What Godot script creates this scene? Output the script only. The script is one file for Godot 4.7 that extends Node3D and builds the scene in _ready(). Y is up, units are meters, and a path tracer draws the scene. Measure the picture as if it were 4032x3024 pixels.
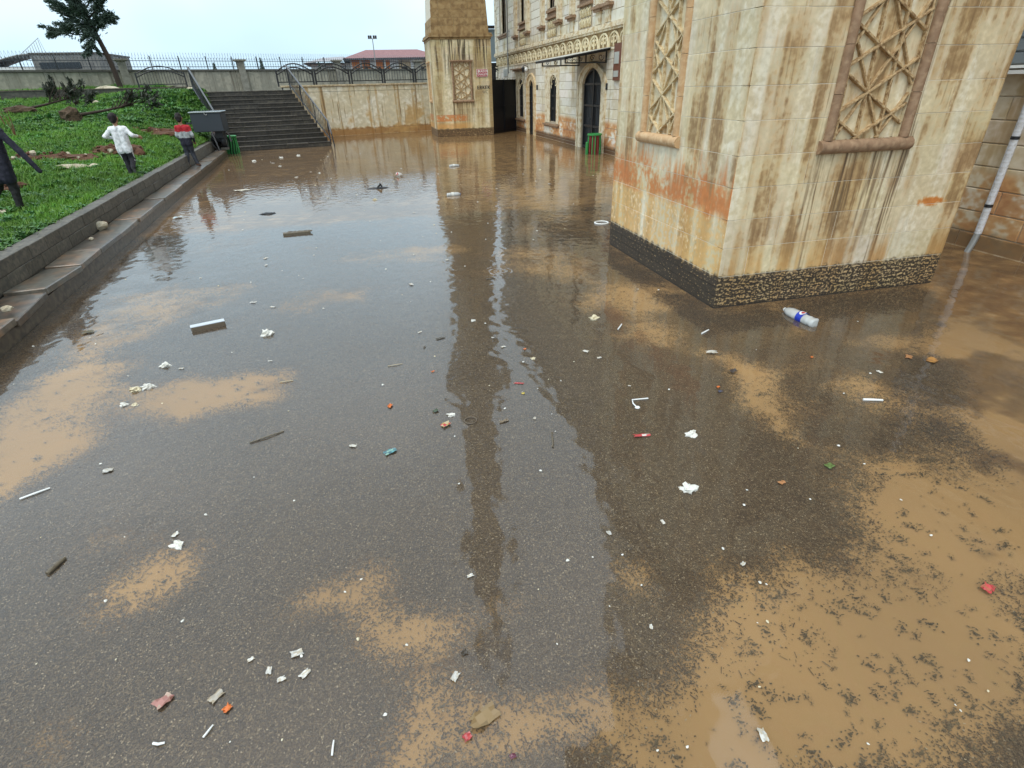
extends Node3D
# A flooded courtyard beside a stone building with two minarets; y up, metres, water level at y = 0.

var rng := RandomNumberGenerator.new()
var taken := {}
var M := {}

# ------------------------------------------------------------------ mesh collector
class MB:
	var v := PackedVector3Array()
	var n := PackedVector3Array()
	var uv := PackedVector2Array()
	var c := PackedColorArray()
	var col := Color(1, 1, 1)
	var mapped := false
	var mo := Vector3.ZERO
	var ms := Vector3.RIGHT
	var mt := Vector3.UP
	var mw := 1.0
	var mh := 1.0
	func map(F: Transform3D, w: float, h: float) -> MB:
		mapped = true; mo = F.origin; ms = F.basis.x; mt = F.basis.y; mw = w; mh = h
		return self
	func put(p: Vector3, nn: Vector3) -> void:
		v.push_back(p); n.push_back(nn); c.push_back(col)
		if mapped:
			uv.push_back(Vector2((p - mo).dot(ms) / mw, 1.0 - (p - mo).dot(mt) / mh))
		else:
			uv.push_back(Vector2(p.x, p.z))
	func tri(a: Vector3, b: Vector3, d: Vector3) -> void:   # counter-clockwise from outside
		var nn := (b - a).cross(d - a).normalized()
		put(a, nn); put(d, nn); put(b, nn)
	func tri_n(a: Vector3, b: Vector3, d: Vector3, na: Vector3, nb: Vector3, nd: Vector3) -> void:
		put(a, na); put(d, nd); put(b, nb)
	func quad(a: Vector3, b: Vector3, d: Vector3, e: Vector3) -> void:
		var nn := (b - a).cross(e - a)
		if nn.length_squared() < 1e-14: nn = (d - b).cross(e - b)
		nn = nn.normalized()
		put(a, nn); put(d, nn); put(b, nn); put(a, nn); put(e, nn); put(d, nn)
	func box(X: Transform3D, lo: Vector3, hi: Vector3) -> void:
		var p := []
		for i in 8:
			p.append(X * Vector3(hi.x if i & 1 else lo.x, hi.y if i & 2 else lo.y, hi.z if i & 4 else lo.z))
		quad(p[4], p[5], p[7], p[6]); quad(p[1], p[0], p[2], p[3])
		quad(p[5], p[1], p[3], p[7]); quad(p[0], p[4], p[6], p[2])
		quad(p[6], p[7], p[3], p[2]); quad(p[0], p[1], p[5], p[4])
	func cbox(at: Vector3, size: Vector3, turn := 0.0) -> void:
		box(Transform3D(Basis(Vector3.UP, turn), at), -size / 2, size / 2)
	func slab(X: Transform3D, lo: Vector3, hi: Vector3, bev: float, jit: Vector4 = Vector4.ZERO) -> void:   # box whose outer (+z) face is chamfered; no back
		var o := [X * Vector3(lo.x, lo.y, hi.z - bev), X * Vector3(hi.x, lo.y, hi.z - bev), X * Vector3(hi.x, hi.y, hi.z - bev), X * Vector3(lo.x, hi.y, hi.z - bev)]
		var b := [X * Vector3(lo.x, lo.y, lo.z), X * Vector3(hi.x, lo.y, lo.z), X * Vector3(hi.x, hi.y, lo.z), X * Vector3(lo.x, hi.y, lo.z)]
		var f := [X * Vector3(lo.x + bev, lo.y + bev, hi.z + jit.x), X * Vector3(hi.x - bev, lo.y + bev, hi.z + jit.y), X * Vector3(hi.x - bev, hi.y - bev, hi.z + jit.z), X * Vector3(lo.x + bev, hi.y - bev, hi.z + jit.w)]
		quad(f[0], f[1], f[2], f[3])
		for i in 4:
			var j := (i + 1) % 4
			quad(o[i], o[j], f[j], f[i]); quad(b[i], b[j], o[j], o[i])
	func rbox(X: Transform3D, lo: Vector3, hi: Vector3, r: float) -> void:   # box with all twelve edges chamfered
		var P := func(i: int, ax: int) -> Vector3:
			var q := Vector3(hi.x if i & 1 else lo.x, hi.y if i & 2 else lo.y, hi.z if i & 4 else lo.z)
			for k in 3:
				if k != ax: q[k] += r if not (i >> k) & 1 else -r
			return X * q
		for ax in 3:
			var u := 1 << ((ax + 1) % 3); var w := 1 << ((ax + 2) % 3)
			for side in 2:
				var b := side << ax
				if side: quad(P.call(b, ax), P.call(b | u, ax), P.call(b | u | w, ax), P.call(b | w, ax))
				else: quad(P.call(b, ax), P.call(b | w, ax), P.call(b | u | w, ax), P.call(b | u, ax))
			for k in 4:
				var i := (u if k & 1 else 0) | (w if k & 2 else 0); var j := i | (1 << ax)
				var a1 := (ax + 1) % 3; var a2 := (ax + 2) % 3
				if (k == 0) or (k == 3): quad(P.call(i, a1), P.call(j, a1), P.call(j, a2), P.call(i, a2))
				else: quad(P.call(i, a2), P.call(j, a2), P.call(j, a1), P.call(i, a1))
		for i in 8:
			var odd := ((i & 1) + ((i >> 1) & 1) + ((i >> 2) & 1)) % 2 == 1
			if odd: tri(P.call(i, 0), P.call(i, 1), P.call(i, 2))
			else: tri(P.call(i, 0), P.call(i, 2), P.call(i, 1))
	func tube(pts: Array, rad: Array, sides := 8, squash := 1.0) -> void:
		var rings := []
		var prev := Vector3.ZERO
		for i in pts.size():
			var t: Vector3 = (pts[mini(i + 1, pts.size() - 1)] - pts[maxi(i - 1, 0)])
			t = t.normalized()
			var x := prev - t * prev.dot(t)
			if x.length() < 1e-3: x = t.cross(Vector3.UP if absf(t.y) < 0.9 else Vector3.RIGHT)
			x = x.normalized(); prev = x
			var y := t.cross(x)
			var r: float = rad[mini(i, rad.size() - 1)]
			var ring := []
			for k in sides:
				var a := TAU * k / sides
				var d := x * cos(a) + y * sin(a) * squash
				ring.append([pts[i] + d * r, d.normalized()])
			rings.append(ring)
		for i in pts.size() - 1:
			for k in sides:
				var j := (k + 1) % sides
				var a: Array = rings[i][k]; var b: Array = rings[i][j]; var d: Array = rings[i + 1][j]; var e: Array = rings[i + 1][k]
				tri_n(a[0], b[0], d[0], a[1], b[1], d[1]); tri_n(a[0], d[0], e[0], a[1], d[1], e[1])
		for k in range(1, sides - 1):
			tri(rings[0][0][0], rings[0][k + 1][0], rings[0][k][0])
			var z: Array = rings[-1]
			tri(z[0][0], z[k][0], z[k + 1][0])
	func lathe(X: Transform3D, prof: Array, sides := 12, smooth := true) -> void:   # prof: Vector2(radius, height)
		for i in prof.size() - 1:
			var p: Vector2 = prof[i]; var q: Vector2 = prof[i + 1]
			var sl := Vector2(q.y - p.y, p.x - q.x).normalized()
			for k in sides:
				var a := TAU * k / sides; var b := TAU * (k + 1) / sides
				var da := Vector3(cos(a), 0, -sin(a)); var db := Vector3(cos(b), 0, -sin(b))
				var A := X * (da * p.x + Vector3.UP * p.y); var B := X * (db * p.x + Vector3.UP * p.y)
				var C := X * (db * q.x + Vector3.UP * q.y); var D := X * (da * q.x + Vector3.UP * q.y)
				if smooth:
					var na := (X.basis * (da * sl.x + Vector3.UP * sl.y)).normalized(); var nb := (X.basis * (db * sl.x + Vector3.UP * sl.y)).normalized()
					tri_n(A, B, C, na, nb, nb); tri_n(A, C, D, na, nb, na)
				else: quad(A, B, C, D)
	func strip(a: Array, b: Array) -> void:   # quads between two lists of points, outside to the viewer for a below b running right
		for i in a.size() - 1: quad(a[i], a[i + 1], b[i + 1], b[i])
	func rock(at: Vector3, r: Vector3, sd: int, rough := 0.25, seg := 8) -> void:
		var g := RandomNumberGenerator.new(); g.seed = sd
		var f := FastNoiseLite.new(); f.seed = sd; f.frequency = 0.9
		var P := func(i: int, j: int) -> Vector3:
			var th := PI * i / (seg / 2 + 1); var ph := TAU * (j % seg) / seg
			var d := Vector3(sin(th) * cos(ph), cos(th), sin(th) * sin(ph))
			return at + d * r * (1.0 + rough * 1.6 * f.get_noise_3dv(d * 1.3) + rough * 0.7 * f.get_noise_3dv(d * 4.0))
		for i in seg / 2 + 1:
			for j in seg:
				var a: Vector3 = P.call(i, j); var b: Vector3 = P.call(i, j + 1); var d: Vector3 = P.call(i + 1, j + 1); var e: Vector3 = P.call(i + 1, j)
				if i > 0: tri(a, b, d)
				if i < seg / 2: tri(a, d, e)
	func mesh() -> ArrayMesh:
		var arr := []; arr.resize(Mesh.ARRAY_MAX)
		arr[Mesh.ARRAY_VERTEX] = v; arr[Mesh.ARRAY_NORMAL] = n; arr[Mesh.ARRAY_TEX_UV] = uv; arr[Mesh.ARRAY_COLOR] = c
		var m := ArrayMesh.new(); m.add_surface_from_arrays(Mesh.PRIMITIVE_TRIANGLES, arr)
		return m

# ------------------------------------------------------------------ nodes
func numbered(called: String) -> String:
	var k: int = taken.get(called, 0); taken[called] = k + 1
	return called if k == 0 else "%s_%03d" % [called, k]

func tag(o: Node3D, label := "", category := "", group := "", kind := "") -> Node3D:
	if label: o.set_meta("label", label)
	if category: o.set_meta("category", category)
	if group: o.set_meta("group", group)
	if kind: o.set_meta("kind", kind)
	return o

func thing(called: String, at: Vector3, label: String, category: String, group := "") -> Node3D:
	var o := Node3D.new(); o.name = numbered(called); add_child(o); o.position = at
	return tag(o, label, category, group)

# Meshes are built in world coordinates; the node shifts them back by where its thing stands.
func obj(called: String, b: MB, m: Material, parent: Node3D = null) -> MeshInstance3D:
	return inst(called, b.mesh(), m, parent)

func inst(called: String, mesh: Mesh, m: Material, parent: Node3D = null) -> MeshInstance3D:
	var o := MeshInstance3D.new(); o.mesh = mesh; o.material_override = m
	o.name = numbered(called) if parent == null else called
	if parent == null: add_child(o)
	else:
		parent.add_child(o, true)
		if parent.get_parent() == self: o.position = -parent.position
	return o

func frame(o: Vector3, s: Vector3, up := Vector3.UP) -> Transform3D:   # a wall's own axes: x along it, y up it, z out of it
	return Transform3D(Basis(s, up, s.cross(up)), o)

# ------------------------------------------------------------------ textures
func noise(sd: int, freq: float, oct := 4, type := FastNoiseLite.TYPE_SIMPLEX_SMOOTH) -> FastNoiseLite:
	var f := FastNoiseLite.new(); f.seed = sd; f.frequency = freq; f.fractal_octaves = oct; f.noise_type = type
	return f

func field(sd: int, freq: float, w: int, h: int, oct := 4, gw := 0, gh := 0) -> PackedByteArray:   # noise 0..255; gw, gh: made at that size and stretched
	var im := noise(sd, freq, oct).get_image(gw if gw else w, gh if gh else h, false, false, true)
	im.convert(Image.FORMAT_L8)
	if gw or gh: im.resize(w, h, Image.INTERPOLATE_CUBIC)
	return im.get_data()

func tex(w: int, h: int, data: PackedByteArray, grey := false) -> ImageTexture:
	return ImageTexture.create_from_image(Image.create_from_data(w, h, false, Image.FORMAT_L8 if grey else Image.FORMAT_RGB8, data))

func mottle(sd: int, cols: Array, freqs: Array, size := 256) -> ImageTexture:   # blend of sRGB colours through layered seamless noise
	var layers := []
	for k in cols.size() - 1:
		var im := noise(sd + k, freqs[k], 4).get_seamless_image(size, size, false, false, 0.15, true)
		im.convert(Image.FORMAT_L8); layers.append(im.get_data())
	var d := PackedByteArray(); d.resize(size * size * 3)
	for i in size * size:
		var q: Color = cols[0]
		for k in layers.size(): q = q.lerp(cols[k + 1], 0.75 * smoothstep(0.35, 0.78, layers[k][i] / 255.0))
		d[i * 3] = int(q.r * 255); d[i * 3 + 1] = int(q.g * 255); d[i * 3 + 2] = int(q.b * 255)
	return tex(size, size, d)

func lin(r: float, g: float, b: float, rough := 0.8, metal := 0.0) -> StandardMaterial3D:
	var m := StandardMaterial3D.new(); m.albedo_color = Color(r, g, b).linear_to_srgb(); m.roughness = rough; m.metallic = metal
	return m

func tri_mat(t: Texture2D, scale: float, rough := 0.85, bump := 0.0, height: Texture2D = null, hs := 0.0) -> StandardMaterial3D:
	var m := StandardMaterial3D.new(); m.albedo_texture = t; m.roughness = rough
	m.uv1_triplanar = true; m.uv1_world_triplanar = true; m.uv1_scale = Vector3.ONE * scale
	if bump > 0.0:
		m.heightmap_enabled = true; m.heightmap_texture = height if height else t; m.heightmap_scale = bump
	return m

func c8(r: int, g: int, b: int) -> Color: return Color8(r, g, b)

# ------------------------------------------------------------------ stone faces
# Weathered limestone skin of one pier face: w x h metres, features in metres from the face's lower left corner.
func pier_skin(sd: int, W: int, Hh: int, w: float, h: float, win: Rect2, kind: int) -> ImageTexture:
	var st1 := field(sd, 0.013, W, Hh, 3, W, maxi(8, int(Hh / 16.0)))     # broad washes, drawn out downwards
	var st2 := field(sd + 1, 0.040, W, Hh, 3, W, maxi(8, int(Hh / 18.0)))
	var st3 := field(sd + 2, 0.11, W, Hh, 3, W, maxi(8, int(Hh / 22.0)))
	var gr := field(sd + 3, 0.05, W, Hh, 5)
	var big := field(sd + 4, 0.007, W, Hh, 5)
	var spk := field(sd + 5, 0.13, W, Hh, 4)
	var spk2 := field(sd + 6, 0.06, W, Hh, 4, W, Hh * 4)
	var d := PackedByteArray(); d.resize(W * Hh * 3)
	var cream := c8(217, 200, 164); var pale := c8(227, 218, 197); var ochre := c8(188, 152, 102); var brown := c8(122, 94, 62)
	var black := c8(74, 60, 46); var rust := c8(196, 120, 66); var mossy := c8(46, 38, 30)
	if kind == 2: cream = c8(214, 199, 162); ochre = c8(190, 166, 120); brown = c8(146, 122, 84)
	for y in Hh:
		var t := h * (1.0 - (y + 0.5) / Hh)
		for x in W:
			var i := y * W + x
			var s := w * (x + 0.5) / W
			var a := st1[i] / 255.0; var b := st2[i] / 255.0; var e := st3[i] / 255.0; var g := gr[i] / 255.0; var l := big[i] / 255.0
			var q := cream.lerp(pale, smoothstep(0.35, 0.8, g * 0.45 + l * 0.55))
			var rag := (g - 0.5) * 0.55 + (l - 0.5) * 0.6
			q = q.lerp(ochre, 0.82 * smoothstep(0.34, 0.74, a * 0.70 + b * 0.10 + 0.2 * l + rag * 0.5))
			q = q.lerp(brown, 0.60 * smoothstep(0.50, 0.80, b * 0.28 + a * 0.60 + e * 0.12 + rag * 0.6))
			q = q.lerp(brown, 0.28 * smoothstep(0.62, 0.78, e + rag * 0.4) * smoothstep(0.4, 0.6, a))
			q = q.lerp(pale, 0.45 * smoothstep(0.60, 0.80, e * 0.35 + (1.0 - a) * 0.65 + rag * 0.5))
			# run-off below and beside the window
			var side := minf(absf(s - win.position.x + 0.06), absf(s - win.end.x - 0.08))
			if t < win.end.y:
				var run := 0.0
				if t < win.position.y and s > win.position.x - 0.1 and s < win.end.x + 0.22:
					run = clampf((t - 0.35) / (win.position.y - 0.35), 0.0, 1.0) * 0.9
				run = maxf(run, 0.75 * (1.0 - smoothstep(0.0, 0.16, side)))
				if run > 0.0 and kind != 1:
					q = q.lerp(brown, run * 0.8 * smoothstep(0.40, 0.68, b * 0.55 + e * 0.45))
					q = q.lerp(black, run * 0.75 * smoothstep(0.54, 0.74, e * 0.55 + b * 0.45))
				elif run > 0.0:
					q = q.lerp(pale, 0.7 * run)
			if kind == 1:   # face with the wide red-brown tide stains
				var band := smoothstep(0.80, 0.92, t + (a - 0.5) * 0.1) * (1.0 - smoothstep(1.02, 1.36, t + (b - 0.5) * 0.5))
				q = q.lerp(c8(214, 168, 104), 0.75 * (1.0 - smoothstep(0.80, 1.05, t)) * smoothstep(0.3, 0.6, g * 0.5 + a * 0.5))
				q = q.lerp(rust, 0.92 * band * smoothstep(0.25, 0.55, g * 0.35 + b * 0.25 + l * 0.4))
				q = q.lerp(c8(232, 220, 196), 0.6 * smoothstep(0.56, 0.72, g * 0.45 + l * 0.3 + e * 0.25) * (1.0 - smoothstep(0.75, 1.0, t)))
			elif kind == 0:
				var sp := Vector2((s - 2.30) / 0.18, (t - 0.885) / 0.05).length() + (g - 0.5) * 0.8
				q = q.lerp(c8(206, 118, 44), 0.85 * (1.0 - smoothstep(0.5, 1.15, sp)))
				q = q.lerp(c8(206, 158, 96), 0.6 * (1.0 - smoothstep(0.30, 0.75, t)) * smoothstep(0.45, 0.6, a))
			else:
				var band2 := smoothstep(0.60, 0.66, t) * (1.0 - smoothstep(0.88, 0.92, t)) * (1.0 - smoothstep(1.3, 1.55, s))
				q = q.lerp(rust, 0.8 * band2 * smoothstep(0.2, 0.45, g))
				q = q.lerp(c8(205, 148, 82), 0.7 * (1.0 - smoothstep(0.45, 0.65, t)) * (1.0 - smoothstep(1.2, 1.9, s)))
				q = q.lerp(c8(60, 50, 36), 0.8 * smoothstep(0.55, 0.72, b * 0.6 + e * 0.4) * smoothstep(2.0, 3.6, t))
			# black lichen on the plinth courses
			if t < 0.42:
				var edge := 0.31 + (b - 0.5) * 0.06
				var on := 1.0 - smoothstep(edge - 0.03, edge + 0.03, t)
				var cov := smoothstep(0.38, 0.54, spk[i] / 255.0 * 0.5 + spk2[i] / 255.0 * 0.5 + [0.02, 0.16, 0.12][kind] + 0.05 * sin(t * 130.0))
				q = q.lerp(c8(182, 152, 106), on * 0.75).lerp(mossy if kind < 2 else c8(92, 70, 46), on * cov * 0.92)
			var k := 0.93 + 0.14 * g
			d[i * 3] = clampi(int(q.r * 255 * k), 0, 255); d[i * 3 + 1] = clampi(int(q.g * 255 * k), 0, 255); d[i * 3 + 2] = clampi(int(q.b * 255 * k), 0, 255)
	return tex(W, Hh, d)

func face_mat(t: Texture2D, rough := 0.8, hsd := 0, bump := 0.6) -> StandardMaterial3D:
	var m := StandardMaterial3D.new(); m.albedo_texture = t; m.roughness = rough; m.vertex_color_use_as_albedo = true
	if hsd:
		m.heightmap_enabled = true; m.heightmap_texture = tex(512, 768, field(hsd, 0.035, 512, 768, 5), true); m.heightmap_scale = bump
	return m

# Courses of stone blocks on a wall, each block its own part; holes are Rect2 in the wall's axes.
func lay(F: Transform3D, s0: float, s1: float, ts: Array, blen: float, holes: Array, m: Material, parent: Node3D, w: float, h: float, thick := 0.05, bev := 0.006, gap := 0.004, called := "stone_block", soff := 0.0) -> void:
	for k in ts.size() - 1:
		var t0: float = ts[k]; var t1: float = ts[k + 1]
		var spans := [[s0, s1]]
		for hrect: Rect2 in holes:
			if hrect.position.y < t1 - 0.02 and hrect.end.y > t0 + 0.02:
				var nx := []
				for sp in spans:
					if hrect.position.x > sp[0]: nx.append([sp[0], minf(sp[1], hrect.position.x)])
					if hrect.end.x < sp[1]: nx.append([maxf(sp[0], hrect.end.x), sp[1]])
				spans = nx
		for sp in spans:
			var s: float = sp[0]
			if sp[1] - s < 0.03: continue
			var first := true
			while s < sp[1] - 0.02:
				var l: float = blen * rng.randf_range(0.75, 1.25)
				if first: l *= rng.randf_range(0.45, 1.0)
				first = false
				var e: float = s + l
				if sp[1] - e < blen * 0.3: e = sp[1]
				var b := MB.new().map(F, w, h)
				var tone := rng.randf_range(0.86, 1.04)
				b.col = Color(tone, tone * rng.randf_range(0.975, 1.01), tone * rng.randf_range(0.94, 1.02))
				var g := gap / 2
				var j := 0.0008
				b.slab(F, Vector3(s + g, t0 + g, -thick), Vector3(e - g, t1 - g, rng.randf_range(-0.0005, 0.0015)), bev, Vector4(rng.randf_range(-j, j), rng.randf_range(-j, j), rng.randf_range(-j, j), rng.randf_range(-j, j)))
				obj(called, b, m, parent)
				s = e

# Solid wall behind the blocks, with real openings.
func core(F: Transform3D, s0: float, s1: float, t0: float, t1: float, holes: Array, d0: float, d1: float) -> MB:
	var cuts := [t0, t1]
	for r: Rect2 in holes:
		for t in [r.position.y, r.end.y]:
			if t > t0 and t < t1 and not cuts.has(t): cuts.append(t)
	cuts.sort()
	var b := MB.new()
	for k in cuts.size() - 1:
		var mid: float = (cuts[k] + cuts[k + 1]) / 2
		var spans := [[s0, s1]]
		for r: Rect2 in holes:
			if r.position.y < mid and r.end.y > mid:
				var nx := []
				for sp in spans:
					if r.position.x > sp[0]: nx.append([sp[0], minf(sp[1], r.position.x)])
					if r.end.x < sp[1]: nx.append([maxf(sp[0], r.end.x), sp[1]])
				spans = nx
		for sp in spans:
			if sp[1] > sp[0] + 0.001: b.box(F, Vector3(sp[0], cuts[k], d0), Vector3(sp[1], cuts[k + 1], d1))
	return b

func clip_line(a: Vector2, b: Vector2, r: Rect2) -> Array:
	var t0 := 0.0; var t1 := 1.0; var d := b - a
	for pq in [[-d.x, a.x - r.position.x], [d.x, r.end.x - a.x], [-d.y, a.y - r.position.y], [d.y, r.end.y - a.y]]:
		if absf(pq[0]) < 1e-9:
			if pq[1] < 0: return []
		else:
			var t: float = pq[1] / pq[0]
			if pq[0] < 0: t0 = maxf(t0, t)
			else: t1 = minf(t1, t)
	return [a + d * t0, a + d * t1] if t0 < t1 - 0.02 else []

# Blind window: recessed field, carved star lattice, round frame mouldings, sill and hood.
func star_window(F: Transform3D, r: Rect2, field_m: Material, bar_m: Material, moulding: Material, parent: Node3D, w: float, h: float) -> void:
	var hw := 0.0105 if F.origin.z > -12.0 else 0.015
	var b := MB.new().map(F, w, h)
	b.box(F, Vector3(r.position.x - 0.02, r.position.y - 0.02, -0.09), Vector3(r.end.x + 0.02, r.end.y + 0.02, -0.055))
	obj("panel", b, field_m, parent)
	# five families of straight carved bars crossing one another
	var n := 0
	var o := Vector2(r.get_center().x - 0.08, r.position.y + 0.02)
	for fam in [[30.0, 0.31, -0.016], [150.0, 0.31, -0.0185], [92.0, 0.235, -0.021], [58.0, 0.40, -0.0235], [122.0, 0.40, -0.026]]:
		var dir := Vector2.from_angle(deg_to_rad(fam[0])); var nor := Vector2(-dir.y, dir.x)
		for k in range(-12, 13):
			var mid: Vector2 = o + nor * fam[1] * (k + (0.5 if fam[0] in [58.0, 122.0] else 0.0))
			var c := clip_line(mid - dir * 3.0, mid + dir * 3.0, r)
			if c.is_empty() or (c[1] - c[0]).length() < 0.06: continue
			var X := F * Transform3D(Basis(Vector3(dir.x, dir.y, 0), Vector3(nor.x, nor.y, 0), Vector3(0, 0, 1)), Vector3(c[0].x, c[0].y, 0))
			var m := MB.new().map(F, w, h)
			m.slab(X, Vector3(0, -hw, -0.06), Vector3((c[1] - c[0]).length(), hw, fam[2]), 0.004)
			obj("lattice_bar", m, bar_m, parent); n += 1
	for sx in [r.position.x - 0.045, r.end.x + 0.045]:
		var seg := 4
		for i in seg:
			var t0 := lerpf(r.position.y, r.end.y, float(i) / seg); var t1 := lerpf(r.position.y, r.end.y, float(i + 1) / seg)
			var m := MB.new().map(F, w, h)
			m.tube([F * Vector3(sx, t0 + 0.002, 0.0), F * Vector3(sx, t1 - 0.002, 0.0)], [0.046], 10)
			obj("frame_moulding", m, moulding, parent)
	var sm := MB.new().map(F, w, h)
	sm.tube([F * Vector3(r.position.x - 0.13, r.position.y - 0.055, 0.008), F * Vector3(r.end.x + 0.13, r.position.y - 0.055, 0.008)], [0.058], 12)
	obj("sill", sm, moulding, parent)
	var hm := MB.new().map(F, w, h)
	hm.box(F, Vector3(r.position.x - 0.12, r.end.y + 0.0, -0.02), Vector3(r.end.x + 0.12, r.end.y + 0.05, 0.05))
	hm.box(F, Vector3(r.position.x - 0.15, r.end.y + 0.051, -0.02), Vector3(r.end.x + 0.15, r.end.y + 0.10, 0.085))
	obj("hood", hm, moulding, parent)

func minaret(zf: float, label: String, near: bool) -> Node3D:
	var x0 := 3.13; var S := 2.69; var D := 2.68
	var root := thing("minaret", Vector3(x0 + S / 2, 0, zf - D / 2), label, "minaret", "twin minarets along the facade")
	var Ff := frame(Vector3(x0, 0, zf), Vector3.RIGHT)
	var Fl := frame(Vector3(x0, 0, zf - D), Vector3(0, 0, 1))
	Fl = Transform3D(Basis(Vector3(0, 0, 1), Vector3.UP, Vector3(-1, 0, 0)), Fl.origin)
	var wf := Rect2(0.93, 1.50, 0.74, 1.48); var wl := Rect2(0.84, 1.50, 0.68, 1.48)
	var mf: StandardMaterial3D; var ml: StandardMaterial3D
	if near:
		mf = face_mat(pier_skin(31, 640, 960, S, 4.05, wf, 0), 0.75, 71, 0.35)
		ml = face_mat(pier_skin(77, 640, 960, D, 4.05, wl, 1), 0.75, 72, 0.35)
	else:
		mf = face_mat(pier_skin(131, 320, 480, S, 4.05, wf, 2), 0.8)
		ml = face_mat(pier_skin(177, 320, 480, D, 4.05, wl, 2), 0.8)
	var ts := [0.0, 0.115, 0.21, 0.31, 0.59, 0.855, 1.14, 1.41, 1.69, 1.955, 2.225, 2.50, 2.77, 3.04, 3.31, 3.58, 3.86]
	var b := MB.new()
	b.box(Transform3D(), Vector3(x0 + 0.1, -0.6, zf - D + 0.02), Vector3(x0 + S - 0.02, 3.95, zf - 0.1))
	obj("wall", b, M.mortar, root)
	b = MB.new()
	b.box(Ff, Vector3(0.012, 0.305, -0.1), Vector3(S - 0.012, 1.46, -0.0022)); b.box(Ff, Vector3(0.012, 3.02, -0.1), Vector3(S - 0.012, 3.9, -0.0022))
	b.box(Ff, Vector3(0.012, 1.46, -0.1), Vector3(wf.position.x - 0.01, 3.02, -0.0022)); b.box(Ff, Vector3(wf.end.x + 0.01, 1.46, -0.1), Vector3(S - 0.012, 3.02, -0.0022))
	b.box(Fl, Vector3(0.012, 0.305, -0.1), Vector3(D - 0.1, 1.46, -0.0022)); b.box(Fl, Vector3(0.012, 3.02, -0.1), Vector3(D - 0.1, 3.9, -0.0022))
	b.box(Fl, Vector3(0.012, 1.46, -0.1), Vector3(wl.position.x - 0.01, 3.02, -0.0022)); b.box(Fl, Vector3(wl.end.x + 0.01, 1.46, -0.1), Vector3(D - 0.1, 3.02, -0.0022))
	obj("mortar_bed", b, M.mortar if near else M.mortar_dull, root)
	b = MB.new(); b.box(Ff, Vector3(0.012, -0.6, -0.1), Vector3(S - 0.012, 0.304, -0.004)); b.box(Fl, Vector3(0.012, -0.6, -0.1), Vector3(D - 0.1, 0.304, -0.004)); obj("plinth_bed", b, M.lichen, root)
	lay(Ff, 0.0, S, ts, 0.72, [wf], mf, root, S, 4.05, 0.06, 0.0018, 0.0045)
	lay(Fl, 0.0, D, ts, 0.72, [wl], ml, root, D, 4.05, 0.06, 0.0018, 0.0045)
	star_window(Ff, wf, mf if near else M.panel_pale, M.lattice, M.moulding, root, S, 4.05)
	star_window(Fl, wl, ml if near else M.panel_pale, M.lattice_pale, M.moulding_pale, root, D, 4.05)
	# cornice between the base block and the tapering transition
	b = MB.new()
	var cx := x0 + S / 2; var cz := zf - D / 2
	for st in [[3.86, 3.95, 1.36], [3.951, 4.03, 1.42], [4.031, 4.10, 1.39]]:
		b.box(Transform3D(), Vector3(cx - st[2], st[0], cz - st[2]), Vector3(cx + st[2], st[1], cz + st[2]))
	obj("cornice", b, M.dark_stone, root)
	# transition: four sides that lean in, laid in blocks
	var A := 1.28; var Bw := 1.06; var y0 := 4.10; var y1 := 7.6
	b = MB.new()
	b.lathe(Transform3D(Basis(Vector3.UP, PI / 4), Vector3(cx, 0, cz)), [Vector2((A - 0.03) * sqrt(2.0), y0), Vector2((Bw - 0.03) * sqrt(2.0), y1), Vector2(0.0, y1)], 4, false)
	obj("transition_core", b, M.mortar, root)
	for q in 4:
		var out := Vector3(0, 0, 1).rotated(Vector3.UP, -PI / 2 * q); var along := Vector3.UP.cross(out)
		var up := (Vector3.UP * (y1 - y0) - out * (A - Bw)).normalized()
		var F := Transform3D(Basis(along, up, along.cross(up)), Vector3(cx, y0, cz) + out * A - along * A)
		var k := 0
		var t := 0.0
		while t < 3.2:
			var ins := (A - Bw) * t / (y1 - y0)
			lay(F, ins + 0.01, 2 * A - ins - 0.01, [t, t + 0.29], 0.62, [], M.dark_stone if q != 3 else M.sooty_stone, root, 2.6, 3.6, 0.05, 0.005, 0.006)
			t += 0.29; k += 1
			if (near or q == 1 or q == 2) and t > 0.5: break
	for seg in [["shaft", [Vector2(1.2, 7.4), Vector2(1.2, 12.2)], 8], ["balcony", [Vector2(1.2, 12.2), Vector2(1.85, 13.2), Vector2(1.85, 14.4), Vector2(1.75, 14.4), Vector2(1.75, 13.4), Vector2(1.0, 13.4)], 16], ["shaft", [Vector2(1.02, 13.3), Vector2(1.0, 26.5)], 16], ["balcony", [Vector2(1.0, 26.5), Vector2(1.7, 27.6), Vector2(1.7, 28.8), Vector2(1.6, 28.8), Vector2(1.6, 27.8), Vector2(0.9, 27.8)], 16], ["shaft", [Vector2(0.92, 27.7), Vector2(0.9, 38.0)], 16], ["spire", [Vector2(1.15, 38.0), Vector2(0.95, 38.8), Vector2(0.03, 46.0)], 16]]:
		b = MB.new(); b.lathe(Transform3D(Basis(Vector3.UP, PI / 8), Vector3(cx, 0, cz)), seg[1], seg[2], seg[2] > 8)
		obj(seg[0], b, M.sooty_stone if seg[0] != "spire" else M.lead, root)
	return root

# ------------------------------------------------------------------ facade of the main building
func pointed(sc: float, half: float, spring: float, apex: float, n := 9) -> Array:   # left springing -> apex -> right springing
	var pts := []
	for i in 2 * n + 1:
		var u := -1.0 + float(i) / n
		pts.append(Vector2(sc + half * u, spring + (apex - spring) * pow(maxf(0.0, 1.0 - pow(absf(u), 1.75)), 0.62)))
	return pts

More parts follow.
